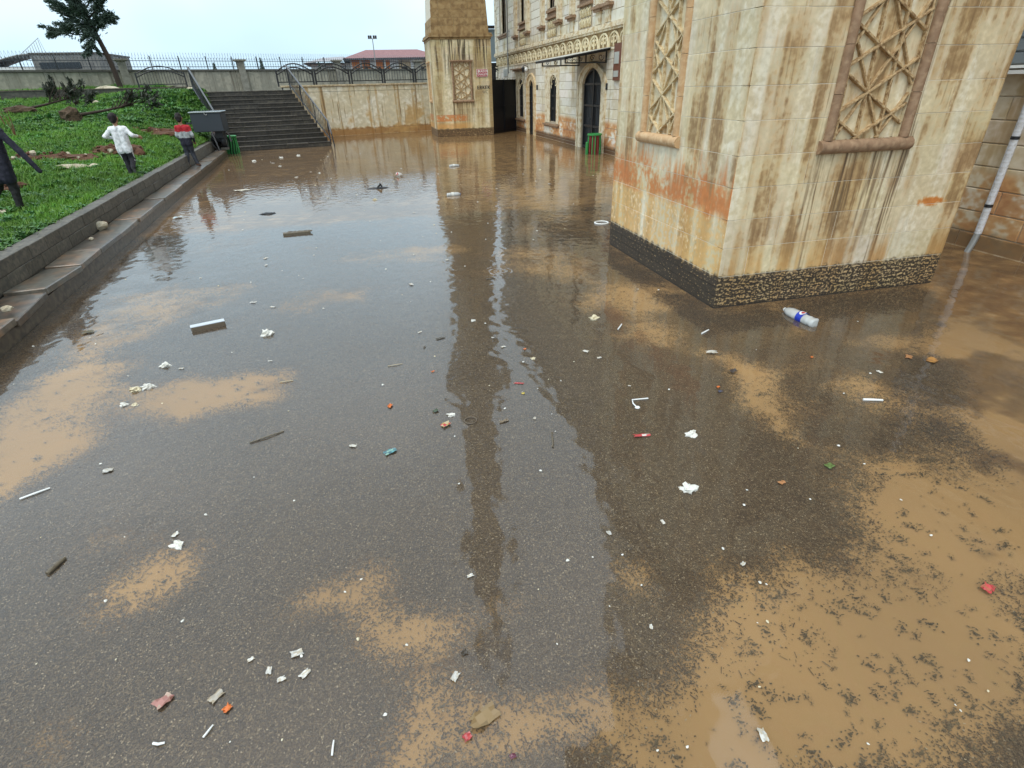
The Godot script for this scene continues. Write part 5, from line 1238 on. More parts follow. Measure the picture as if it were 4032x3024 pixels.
func bottle(at: Vector3, turn: float, l: float, r: float, label: String, mark: bool) -> void:
	var root := thing("plastic_bottle", at, label, "bottle", "" if mark else "clear bottles near the far minaret")
	var X := Transform3D(Basis(Vector3.UP, turn) * Basis(Vector3(0, 0, 1), -PI / 2), at + Vector3(0, r * 0.35, 0) - Basis(Vector3.UP, turn).x * l / 2)
	var b := MB.new()
	b.lathe(X, [Vector2(0.0, 0.0), Vector2(r * 0.7, 0.004), Vector2(r * 0.95, 0.02), Vector2(r * 0.92, l * 0.15), Vector2(r, l * 0.2), Vector2(r * 0.93, l * 0.3), Vector2(r * 0.94, l * 0.52), Vector2(r, l * 0.62), Vector2(r * 0.9, l * 0.78), Vector2(r * 0.66, l * 0.91), Vector2(r * 0.32, l * 0.97), Vector2(r * 0.3, l * 0.98)], 16)
	var dn := noise(int(l * 100) + 3, 9.0, 2)
	for i in b.v.size():
		b.v[i] += Vector3(0.010, 0.014, 0.010) * dn.get_noise_3dv(b.v[i]); b.v[i].y = at.y + (b.v[i].y - at.y) * 0.86
	obj("body", b, M.bottle, root)
	b = MB.new(); b.lathe(X, [Vector2(r * 0.33, l * 0.97), Vector2(r * 0.33, l), Vector2(0.0, l)], 12); obj("cap", b, M.white_paint if mark else M.bottle_blue, root)
	b = MB.new(); b.lathe(X, [Vector2(r * 0.965, l * 0.32), Vector2(r * 0.97, l * 0.50)], 18); var lb := obj("label_band", b, M.label_blue if mark else M.pale_sheet, root)
	if mark:
		# round red, white and blue emblem with a white word, as printed on the band
		for a in [[0.40, 0.030, M.white_paint, 0.002], [0.385, 0.017, M.sign_red, 0.0035]]:
			b = MB.new()
			var c := X * Vector3(-r * 0.98 - a[3], l * a[0], -0.012)
			for i in 14:
				var t0 := TAU * i / 14; var t1 := TAU * (i + 1) / 14
				var P := func(t: float) -> Vector3: return X * Vector3(-sqrt(maxf(0.0, pow(r * 0.975 + a[3], 2) - pow(sin(t) * a[1] - 0.012, 2))), l * a[0] + cos(t) * a[1], sin(t) * a[1] - 0.012)
				b.tri(X * Vector3(-r * 0.975 - a[3], l * a[0], -0.012), P.call(t0), P.call(t1))
			obj("emblem", b, a[2], lb)

func litter() -> void:
	var b: MB
	bottle(Vector3(3.74, 0.0, -4.01), 1.62, 0.40, 0.058, "clear plastic bottle with a blue label floating before the near minaret", true)
	bottle(Vector3(2.28, 0.0, -16.68), 0.1, 0.30, 0.05, "clear bottle floating closer to the far minaret's base", false)
	bottle(Vector3(1.57, 0.0, -11.91), 0.05, 0.30, 0.05, "clear bottle floating in the far minaret's reflection, nearer the camera", false)
	# grey foam strip, plank, slab
	var fs := thing("foam_strip", Vector3(-1.8, 0, -5.45), "grey foam strip with a pale top, floating near the left of the pool", "foam strip")
	var X := Transform3D(Basis(Vector3.UP, 0.33), Vector3(-1.79, 0.0, -5.47))
	b = MB.new(); b.rbox(X, Vector3(-0.15, -0.03, -0.035), Vector3(0.15, 0.035, 0.035), 0.006); obj("core", b, M.wet_foam, fs)
	b = MB.new(); b.rbox(X, Vector3(-0.152, 0.0355, -0.036), Vector3(0.152, 0.045, 0.036), 0.003); obj("top_skin", b, M.foam_grey, fs)
	b = MB.new(); b.rbox(Transform3D(Basis(Vector3.UP, 0.12), Vector3(-1.35, 0.0, -9.35)), Vector3(-0.21, -0.02, -0.05), Vector3(0.21, 0.035, 0.05), 0.008); for i in 5: b.rock(Vector3(-1.46 + 0.08 * i, 0.035, -9.35), Vector3(0.04, 0.012, 0.03), 40 + i, 0.4, 6)
	tag(obj("wood_plank", b, M.wet_wood), "short wet grey plank floating in the sky reflection", "plank")
	b = sheet(Vector3(-3.1, 0.0, -14.44), 0.42, 0.16, 0.15, 5, [Color(0.6, 0.55, 0.45)], 0.15); tag(obj("foam_sheet", b, M.tint), "long cream foam sheet floating below the stairs", "foam sheet")
	b = MB.new(); b.rock(Vector3(0.03, 0.0, -13.51), Vector3(0.25, 0.025, 0.08), 3, 0.15, 12); b.tube([Vector3(0.0, 0.0, -13.45), Vector3(0.09, 0.09, -13.5), Vector3(0.13, 0.0, -13.57)], [0.02, 0.025, 0.02], 6); tag(obj("sandal", b, M.black), "black sandal floating upright in the sky reflection", "sandal")
	b = sheet(Vector3(0.62, 0.01, -15.31), 0.22, 0.16, 0.3, 7, [Color(0.7, 0.68, 0.66), Color(0.7, 0.68, 0.66), Color(0.5, 0.08, 0.08)], 0.9); var bag := tag(obj("plastic_bag", b, M.tint), "crumpled white and red plastic bag before the retaining wall", "plastic bag")
	b = MB.new(); b.rock(Vector3(-2.07, 0.0, -11.25), Vector3(0.15, 0.03, 0.07), 12, 0.3, 10); tag(obj("foam_chunk", b, M.black), "flat black chunk floating left of the middle of the pool", "foam chunk")
	b = MB.new()
	for i in 16:
		var t0 := TAU * i / 16; var t1 := TAU * (i + 1) / 16
		b.tube([Vector3(3.5 + cos(t0) * 0.11, 0.01, -8.39 + sin(t0) * 0.11), Vector3(3.5 + cos(t1) * 0.11, 0.01, -8.39 + sin(t1) * 0.11)], [0.014], 5)
	tag(obj("plastic_ring", b, M.white_paint), "white plastic ring floating at the left corner of the near minaret", "ring")
	b = MB.new()
	for i in 14:
		var t0 := TAU * i / 14; var t1 := TAU * (i + 1) / 14
		b.tube([Vector3(0.41 + cos(t0) * 0.042, 0.005, -3.09 + sin(t0) * 0.042), Vector3(0.41 + cos(t1) * 0.042, 0.005, -3.09 + sin(t1) * 0.042)], [0.004], 5)
	tag(obj("plastic_ring", b, M.wet_foam), "small clear plastic ring in the far minaret's reflection", "ring")
	# colourful wrappers and peel: x, z, sx, sz, turn, colours, name, label, category
	var red := Color(0.55, 0.03, 0.05); var wht := Color(0.75, 0.73, 0.68); var org := Color(0.75, 0.16, 0.02)
	for a in [
		[0.24, -3.89, 0.04, 0.03, 0.3, [org], "orange_peel", "small orange peel in the sky reflection, farther of two", "peel"],
		[-0.12, -3.44, 0.06, 0.05, 1.0, [org], "orange_peel", "orange peel left of the gold wrapper", "peel"],
		[1.06, -4.09, 0.04, 0.03, 0.2, [org], "orange_peel", "orange peel just right of the far minaret's reflection", "peel"],
		[3.27, -3.27, 0.04, 0.035, 0.2, [org], "orange_peel", "bright orange scrap below the blue-labelled bottle", "peel"],
		[2.27, -3.04, 0.04, 0.035, 0.2, [org], "orange_peel", "orange scrap beside a dark blue scrap", "peel"],
		[-0.80, -1.39, 0.045, 0.04, 0.9, [org], "orange_peel", "large orange peel near the lower left edge", "peel"],
		[0.86, -3.51, 0.11, 0.025, -0.4, [red], "red_strip", "faded red strip right of the far minaret's reflection", "strip"],
		[0.85, -3.35, 0.035, 0.03, 0.2, [Color(0.65, 0.5, 0.08)], "yellow_scrap", "yellow scrap just below the faded red strip", "scrap"],
		[0.19, -3.28, 0.06, 0.045, 0.2, [Color(0.03, 0.08, 0.05)], "green_scrap", "dark green scrap above the gold wrapper", "scrap"],
		[0.24, -3.08, 0.10, 0.07, 0.4, [Color(0.45, 0.28, 0.08), red, Color(0.6, 0.5, 0.3)], "snack_wrapper", "gold and red crumpled snack wrapper near the middle", "wrapper"],
		[0.63, -3.02, 0.09, 0.04, 0.2, [Color(0.16, 0.12, 0.08), Color(0.3, 0.25, 0.18)], "bark_piece", "curled brown bark piece beside the small clear ring", "bark"],
		[-0.14, -2.87, 0.12, 0.06, 0.5, [Color(0.1, 0.4, 0.45), Color(0.3, 0.55, 0.45), Color(0.05, 0.2, 0.25)], "snack_wrapper", "crumpled turquoise and green wrapper left of the middle", "wrapper"],
		[1.45, -2.61, 0.16, 0.045, -0.08, [red, red, wht], "snack_wrapper", "long red wrapper with white print floating right of the middle", "wrapper"],
		[2.00, -1.97, 0.06, 0.04, 0.2, [Color(0.45, 0.2, 0.08)], "rusty_scrap", "rust-brown scrap at the edge of the chaff drift", "scrap"],
		[4.13, -2.96, 0.13, 0.10, 0.2, [Color(0.5, 0.24, 0.06), Color(0.35, 0.16, 0.05)], "dry_leaf", "larger orange-brown dry leaf at the right", "leaf"],
		[4.01, -3.06, 0.10, 0.07, 0.7, [Color(0.45, 0.2, 0.08)], "dry_leaf", "smaller reddish dry leaf beside the larger one", "leaf"],
		[-1.04, -1.48, 0.09, 0.07, 0.8, [Color(0.45, 0.2, 0.18), Color(0.55, 0.4, 0.32), Color(0.3, 0.12, 0.1)], "snack_wrapper", "half-sunk pink wrapper near the lower left edge", "wrapper"],
		[0.09, -1.39, 0.035, 0.035, 0.3, [Color(0.012, 0.014, 0.02)], "black_scrap", "shiny black scrap in the far minaret's reflection", "scrap"],
		[0.05, -1.07, 0.05, 0.04, 0.3, [red, Color(0.5, 0.1, 0.12)], "snack_wrapper", "small red and white wrapper at the lower edge", "wrapper"],
		[0.12, -1.12, 0.16, 0.09, 0.4, [Color(0.25, 0.165, 0.075), Color(0.28, 0.19, 0.09)], "brown_bag", "mud-brown sheet lying in the clear water at the lower edge", "sheet"],
		[2.39, -1.11, 0.085, 0.06, 0.4, [Color(0.65, 0.05, 0.08), Color(0.5, 0.12, 0.08)], "snack_wrapper", "bright red crumpled wrapper alone at the lower right", "wrapper"],
		[0.19, -0.97, 0.03, 0.025, 0.3, [Color(0.12, 0.01, 0.06)], "purple_scrap", "purple scrap at the bottom edge of the picture", "scrap"],
		[2.52, -3.23, 0.11, 0.06, 0.2, [Color(0.02, 0.025, 0.04)], "black_scrap", "dark blue-black plastic scrap right of the white label", "scrap"],
		[2.25, -2.98, 0.05, 0.035, 0.2, [Color(0.03, 0.05, 0.12)], "blue_scrap", "dark blue scrap below an orange scrap", "scrap"],
		[2.37, -2.03, 0.09, 0.06, 0.2, [Color(0.06, 0.14, 0.03), Color(0.10, 0.2, 0.05)], "green_leaf", "torn green leaf at the edge of the clear water", "leaf"],
		[-2.92, -5.67, 0.14, 0.10, 0.2, [Color(0.05, 0.05, 0.02), Color(0.08, 0.07, 0.03)], "weed_tuft", "sunken weed tuft in the dark-clothed child's reflection", "weed"],
		[0.22, -4.38, 0.07, 0.025, 1.1, [Color(0.02, 0.015, 0.012)], "dark_leaf", "curved dark leaf left of the far minaret's reflection", "leaf"],
		[0.38, -4.53, 0.14, 0.04, 0.35, [Color(0.03, 0.025, 0.02)], "dark_leaf", "ragged dark leaf with a pale end near the curved leaf", "leaf"],
		[1.16, -6.1, 0.16, 0.05, 0.1, [Color(0.03, 0.025, 0.02)], "dark_leaf", "dark leaf floating in the upper far minaret reflection", "leaf"]]:
		var k := 0.35
		a[2] *= 0.78; a[3] *= 0.78
		for ci in a[5].size(): a[5][ci] = a[5][ci].lerp(Color(0.16, 0.11, 0.06), 0.28)
		if a[8] in ["leaf", "strip", "weed"]: k = 0.2
		b = sheet(Vector3(a[0], 0.0, a[1]), a[2], a[3], a[4], int(a[0] * 97 - a[1] * 31) + 400, a[5], k)
		tag(obj(a[6], b, M.tint), a[7], a[8])
	# sticks and straws
	for a in [[0.88, -2.72, 0.16, 1.3, 0.006, M.wet_wood, "stick", "upright-pointing dark stick in the sky reflection's edge", "stick"], [2.04, -4.31, 0.13, 0.9, 0.007, M.white_paint, "straw", "short white straw left of the near minaret's corner", "straw"], [2.73, -3.98, 0.12, 0.5, 0.007, M.white_paint, "straw", "short white straw below the near minaret's front corner", "straw"], [3.20, -2.58, 0.13, -0.35, 0.009, M.white_paint, "white_stick", "white paper stick at the right among the chaff", "stick"], [-0.85, -1.32, 0.045, 1.0, 0.004, M.white_paint, "paper_stick", "white stick by the orange peel at the lower edge", "stick"], [-1.01, -1.32, 0.04, -0.2, 0.005, M.white_paint, "paper_stick", "white stick left of the orange peel at the lower edge", "stick"], [-0.41, -1.15, 0.05, 1.5, 0.004, M.white_paint, "paper_stick", "upright white stick near the middle of the lower edge", "stick"], [-1.77, -2.35, 0.10, 1.2, 0.012, M.wet_wood, "bark_stick", "thick brown stick near the left edge", "stick"], [-2.16, -3.01, 0.14, 0.5, 0.006, M.white_paint, "white_stick", "curved white strip at the left edge", "strip"], [-0.93, -3.26, 0.22, 0.4, 0.005, M.wet_wood, "stick", "long thin dark stick left of the middle", "stick"], [-0.9, -4.05, 0.10, 0.05, 0.004, M.tan_straw, "straw", "pale stem at the end of the long clear patch", "straw"], [-0.05, -4.1, 0.12, 0.1, 0.003, M.tan_straw, "straw", "thin pale straw stem in the sky reflection", "straw"]]:
		var d: Vector3 = Vector3(cos(a[3]), 0, -sin(a[3])) * a[2] / 2; var c := Vector3(a[0], 0.004, a[1])
		b = MB.new(); b.tube([c - d, c + Vector3(0, 0.004, 0.006), c + d], [a[4], a[4], a[4] * 0.8], 6); tag(obj(a[6], b, a[5]), a[7], a[8])
	b = MB.new(); b.tube([Vector3(1.70, 0.005, -3.03), Vector3(1.58, 0.006, -3.04), Vector3(1.565, 0.006, -2.99), Vector3(1.57, 0.004, -2.95)], [0.005], 6); b.rock(Vector3(1.575, 0.004, -2.94), Vector3(0.018, 0.008, 0.014), 6, 0.3, 8); tag(obj("bent_straw", b, M.white_paint), "white bent straw shaped like a hook above the red wrapper", "straw")
	# white scraps and foam lumps
	var special := {0: "large white folded paper scrap left of the near minaret", 1: "large shell-shaped white foam piece right of the grey foam strip", 2: "round white foam lump nearest the grey foam strip", 3: "flat cream foam lump left of a taller cream lump", 4: "tall cream foam lump of the pair at the left", 27: "torn white printed label lying below the near minaret", 28: "white crumpled foam lump right of the long red wrapper", 29: "largest cream foam cluster in the dark chaff", 36: "half-sunk grey tissue beside the pink wrapper", 58: "pale blue plastic sheet by the ledge in the sky reflection", 12: "white foam lump nearest the facade", 9: "white foam cup right of the smaller cup in the sky reflection", 8: "small white foam cup in the sky reflection"}
	for i in bits.size():
		var a: Array = bits[i]
		var c := Vector3(a[1], 0.0, a[2]); var s: float = a[3]
		if a[0] == "foam":
			b = MB.new(); s *= 0.85 * clampf(1.1 + a[2] * 0.03, 0.6, 1.0); b.rock(c, Vector3(s * 0.5, minf(s * 0.28, 0.05), s * 0.36), 50 + i, 0.75, 12)
			if s > 0.1: b.rock(c + Vector3(s * 0.3, 0.01, 0.02), Vector3(s * 0.25, s * 0.2, s * 0.22), 90 + i, 0.7, 10)
			tag(obj("foam_lump", b, M.foam if i % 3 else M.foam_cream), special.get(i, "white foam lump floating on the flood water"), "foam lump", "white foam lumps on the water")
		else:
			s *= 0.8
			var w := Color(0.62, 0.60, 0.55) * rng.randf_range(0.75, 1.05)
			if i == 58: w = Color(0.5, 0.62, 0.68)
			if i == 36: w = Color(0.42, 0.38, 0.32)
			b = sheet(c, s, s * 0.6, rng.randf() * PI, 700 + i, [w, w * 0.85, w * Color(0.8, 0.72, 0.6)], 0.25)
			tag(obj("paper_scrap", b, M.tint), special.get(i, "small white scrap floating on the flood water"), "paper scrap", "white scraps on the water")
	# crumbs of foam and paper too small to tell apart
	var crumb := MB.new(); crumb.rock(Vector3.ZERO, Vector3(0.5, 0.25, 0.4), 5, 0.4, 6); var cm := crumb.mesh()
	var n := 0
	while n < 190:
		var z := -0.7 - 21.0 * pow(rng.randf(), 1.5); var x := rng.randf_range(-1.0, 1.0) * (1.3 + 0.6 * -z) + 0.1 + 0.16 * -z
		if x < -2.8 + 0.0965 * z or x > 7.2 or (x > 2.9 and x < 6.0 and z < -4.3 and z > -7.4) or z < -24: continue
		if x > 1.5 and rng.randf() < 0.45: continue
		var o := inst("foam_crumb", cm, M.foam if n % 4 else M.foam_cream)
		var s := rng.randf_range(0.004, 0.010) * (1.0 + 0.16 * -z)
		o.transform = Transform3D(Basis(Vector3.UP, rng.randf() * TAU).scaled(Vector3.ONE * s * 1.3), Vector3(x, s * 0.1, z))
		tag(o, "tiny white foam crumb floating among the chaff", "foam crumb", "white crumbs on the water"); n += 1

# ------------------------------------------------------------------ people: one smooth surface over tapered bones
# bone: [a, b, radius a, radius b, [[share of the way, colour], ...]]
var wrinkle := FastNoiseLite.new()
func skin_over(bones: Array, cell: float, k: float, out: MB) -> void:
	var lo := Vector3.ONE * 1e9; var hi := -lo
	for q in bones:
		var r: float = maxf(q[2], q[3]) + cell * 3
		for p: Vector3 in [q[0], q[1]]:
			lo = lo.min(p - Vector3.ONE * r); hi = hi.max(p + Vector3.ONE * r)
	var n := Vector3i(((hi - lo) / cell).ceil()) + Vector3i.ONE
	var nx := n.x; var nxy := n.x * n.y
	var D := PackedFloat32Array(); D.resize(nxy * n.z); D.fill(1.0)
	var I := PackedInt32Array(); I.resize(nxy * n.z)
	for bi in bones.size():
		var q: Array = bones[bi]
		var a: Vector3 = q[0]; var b: Vector3 = q[1]; var ra: float = q[2]; var rb: float = q[3]
		var r := maxf(ra, rb) + cell * 2.5 + k
		var l := Vector3i(((a.min(b) - Vector3.ONE * r - lo) / cell).floor()).clamp(Vector3i.ZERO, n - Vector3i.ONE)
		var h := Vector3i(((a.max(b) + Vector3.ONE * r - lo) / cell).ceil()).clamp(Vector3i.ZERO, n - Vector3i.ONE)
		var ab := b - a; var inv := 1.0 / maxf(ab.length_squared(), 1e-9)
		for z in range(l.z, h.z + 1):
			for y in range(l.y, h.y + 1):
				for x in range(l.x, h.x + 1):
					var p := lo + Vector3(x, y, z) * cell
					var t := clampf((p - a).dot(ab) * inv, 0.0, 1.0)
					var d := (p - a - ab * t).length() - lerpf(ra, rb, t)
					var i := x + y * nx + z * nxy
					var o := D[i]
					if d < o: I[i] = bi
					var hh := maxf(k - absf(o - d), 0.0) / k
					D[i] = minf(o, d) - hh * hh * k * 0.25
	var vert := {}
	var off := [0, 1, nx, nx + 1, nxy, nxy + 1, nxy + nx, nxy + nx + 1]
	var edges := [[0, 1], [2, 3], [4, 5], [6, 7], [0, 2], [1, 3], [4, 6], [5, 7], [0, 4], [1, 5], [2, 6], [3, 7]]
	for z in n.z - 1:
		for y in n.y - 1:
			for x in n.x - 1:
				var i := x + y * nx + z * nxy
				var s := 0
				for c in 8:
					if D[i + off[c]] < 0.0: s |= 1 << c
				if s == 0 or s == 255: continue
				var sum := Vector3.ZERO; var m := 0
				for e in edges:
					var da := D[i + off[e[0]]]; var db := D[i + off[e[1]]]
					if (da < 0.0) != (db < 0.0):
						var t := da / (da - db)
						sum += Vector3(e[0] & 1, (e[0] >> 1) & 1, e[0] >> 2).lerp(Vector3(e[1] & 1, (e[1] >> 1) & 1, e[1] >> 2), t); m += 1
				var g := Vector3(D[i + 1] - D[i] + D[i + 7 - 7 + off[7]] - D[i + off[6]], D[i + nx] - D[i] + D[i + off[7]] - D[i + off[5]], D[i + nxy] - D[i] + D[i + off[7]] - D[i + off[3]]).normalized()
				var p := lo + (Vector3(x, y, z) + sum / m) * cell
				if k > 0.015:   # cloth wrinkles
					var wv := Vector3(wrinkle.get_noise_3dv(p), wrinkle.get_noise_3dv(p + Vector3(7, 0, 0)), wrinkle.get_noise_3dv(p + Vector3(0, 9, 0)))
					p += g * wv.x * 0.007; g = (g + wv * 0.45).normalized()
				var q: Array = bones[I[i]]
				var ab2: Vector3 = q[1] - q[0]
				var tt := clampf((p - q[0]).dot(ab2) / maxf(ab2.length_squared(), 1e-9), 0.0, 1.0)
				var col: Color = q[4][-1][1]
				for st in q[4]:
					if tt <= st[0]: col = st[1]; break
				vert[i] = [p, g, col]
	for z in range(1, n.z - 1):
		for y in range(1, n.y - 1):
			for x in range(1, n.x - 1):
				var i := x + y * nx + z * nxy
				var ins := D[i] < 0.0
				for ax in 3:
					var st: int = [1, nx, nxy][ax]
					if ins == (D[i + st] < 0.0): continue
					var u: int = [nx, nxy, 1][ax]; var w: int = [nxy, 1, nx][ax]
					var q := [vert.get(i), vert.get(i - u), vert.get(i - u - w), vert.get(i - w)]
					if q.has(null): continue
					if not ins: q.reverse()
					for t in [[0, 1, 2], [0, 2, 3]]:
						for m in [t[0], t[2], t[1]]:
							out.col = q[m][2]; out.put(q[m][0], q[m][1])

func hand_bones(w: Vector3, dir: Vector3, side: Vector3, curl: Vector3, s: float, c: Color) -> Array:
	var out := []
	var f := [[0, c]] if false else [[1.0, c]]
	out.append([w, w + dir * 0.06 * s, 0.020 * s, 0.024 * s, f]); out.append([w + side * 0.015 * s, w + dir * 0.065 * s + side * 0.022 * s, 0.018 * s, 0.018 * s, f]); out.append([w - side * 0.015 * s, w + dir * 0.065 * s - side * 0.022 * s, 0.018 * s, 0.018 * s, f])
	for i in 4:
		var b := w + dir * 0.07 * s + side * (0.027 - 0.018 * i) * s
		var l: float = [0.045, 0.052, 0.048, 0.038][i] * s
		var m := b + (dir + curl * 0.35).normalized() * l * 0.6
		out.append([b, m, 0.0095 * s, 0.0085 * s, f]); out.append([m, m + (dir + curl * 1.1).normalized() * l * 0.55, 0.0085 * s, 0.007 * s, f])
	var tb := w + dir * 0.02 * s + side * 0.025 * s
	var tm := tb + (dir * 0.6 + side * 0.8 + curl * 0.3).normalized() * 0.035 * s
	out.append([tb, tm, 0.011 * s, 0.010 * s, f]); out.append([tm, tm + (dir + side * 0.2 + curl * 0.5).normalized() * 0.028 * s, 0.010 * s, 0.0075 * s, f])
	return out

func person(at: Vector3, label: String, J: Dictionary, C: Dictionary, s: float) -> void:
	var root := thing("person", at, label, "person")
	var P := func(v: Vector3) -> Vector3: return at + v * s
	var f := func(c: Color) -> Array: return [[1.0, c]]
	var B := []
	var sk: Color = C.skin
	var hd: Vector3 = J.head
	B.append([P.call(hd + Vector3(0, -0.025, -0.012)), P.call(hd + Vector3(0, 0.03, 0.0)), 0.066 * s, 0.080 * s, f.call(sk)])
	B.append([P.call(J.neck), P.call(hd + Vector3(0, -0.06, 0.01)), 0.043 * s, 0.040 * s, f.call(sk)])
	for sx in [-1, 1]: B.append([P.call(hd + Vector3(0.078 * sx, -0.005, 0.005)), P.call(hd + Vector3(0.084 * sx, 0.022, 0.008)), 0.013 * s, 0.014 * s, f.call(sk)])
	B.append([P.call(hd + Vector3(0, -0.01, -0.085)), P.call(hd + Vector3(0, 0.02, -0.078)), 0.014 * s, 0.010 * s, f.call(sk)])
	for sx in [-1, 1]:
		var sh := Vector3(J.sh.x * sx + J.cx, J.sh.y, J.sh.z)
		B.append([P.call(Vector3(J.cx, J.sh.y + 0.015, 0)), P.call(sh), 0.052 * s, 0.050 * s, C.top])
		B.append([P.call(Vector3(J.cx + 0.068 * sx, J.sh.y - 0.03, 0)), P.call(Vector3(J.hip.x + 0.06 * sx, J.hem, J.hip.z)), 0.078 * s, 0.084 * s, C.torso])
		var el: Vector3 = J.elbow[0 if sx < 0 else 1]; var wr: Vector3 = J.wrist[0 if sx < 0 else 1]
		B.append([P.call(sh), P.call(el), 0.047 * s, 0.039 * s, C.upper]); B.append([P.call(el), P.call(wr), 0.039 * s, 0.029 * s, C.fore])
		var kn: Vector3 = J.knee[0 if sx < 0 else 1]; var an: Vector3 = J.ankle[0 if sx < 0 else 1]; var to: Vector3 = J.toe[0 if sx < 0 else 1]
		var hp := Vector3(J.hip.x + 0.062 * sx, J.hip.y, J.hip.z)
		B.append([P.call(hp), P.call(kn), 0.078 * s, 0.055 * s, f.call(C.leg)]); B.append([P.call(kn), P.call(an), 0.056 * s, 0.043 * s, f.call(C.leg)])
		B.append([P.call(an + Vector3(0, -0.02, 0.015)), P.call(to), 0.034 * s, 0.026 * s, f.call(C.shoe)])
		if C.has("stripe"):
			var o := Vector3(0.055 * sx, 0, 0.012)
			B.append([P.call(hp + o + Vector3(0.010 * sx, -0.02, 0.02)), P.call(kn + o * 0.75), 0.020 * s, 0.016 * s, f.call(C.stripe)]); B.append([P.call(kn + o * 0.75), P.call(an + o * 0.5), 0.016 * s, 0.013 * s, f.call(C.stripe)])
	var body := MB.new()
	if C.has("stout"):
		for q in B: q[2] *= C.stout; q[3] *= C.stout
	skin_over(B, 0.0135, 0.022, body)
	for i in 2:
		if C.sleeve_hands: break
		var el: Vector3 = J.elbow[i]; var wr: Vector3 = J.wrist[i]
		var d := (wr - el).normalized()
		var side := d.cross(Vector3(0, 0.3, 1)).normalized() * (1 if i else -1)
		skin_over(hand_bones(P.call(wr), d, side, Vector3(0, -0.4, -0.6), s * 0.85, sk), 0.0045, 0.006, body)
	obj("body", body, M.tint_cloth, root)
	var hair := MB.new(); var HB := []
	HB.append([P.call(hd + Vector3(0, 0.035, 0.014)), P.call(hd + Vector3(0, 0.05, 0.0)), 0.083 * s, 0.076 * s, f.call(C.hair)])
	HB.append([P.call(hd + Vector3(0, -0.02, 0.045)), P.call(hd + Vector3(0, 0.03, 0.03)), 0.058 * s, 0.074 * s, f.call(C.hair)])
	if C.has("flat_top"): HB.append([P.call(hd + Vector3(-0.02, 0.095, 0.0)), P.call(hd + Vector3(0.02, 0.095, 0.0)), 0.055 * s, 0.055 * s, f.call(C.hair)])
	skin_over(HB, 0.011, 0.02, hair); obj("hair", hair, M.tint_cloth, root)
	if not C.has("no_face"):
		var fc := MB.new()
		for sx in [-1, 1]: fc.rock(P.call(hd + Vector3(0.03 * sx, 0.008, -0.074)), Vector3(0.013, 0.007, 0.006) * s, 3, 0.0, 8)
		obj("eyes", fc, M.black, root)
		fc = MB.new(); fc.rock(P.call(hd + Vector3(0, -0.045, -0.07)), Vector3(0.022, 0.006, 0.006) * s, 4, 0.0, 8); obj("mouth", fc, M.lip, root)

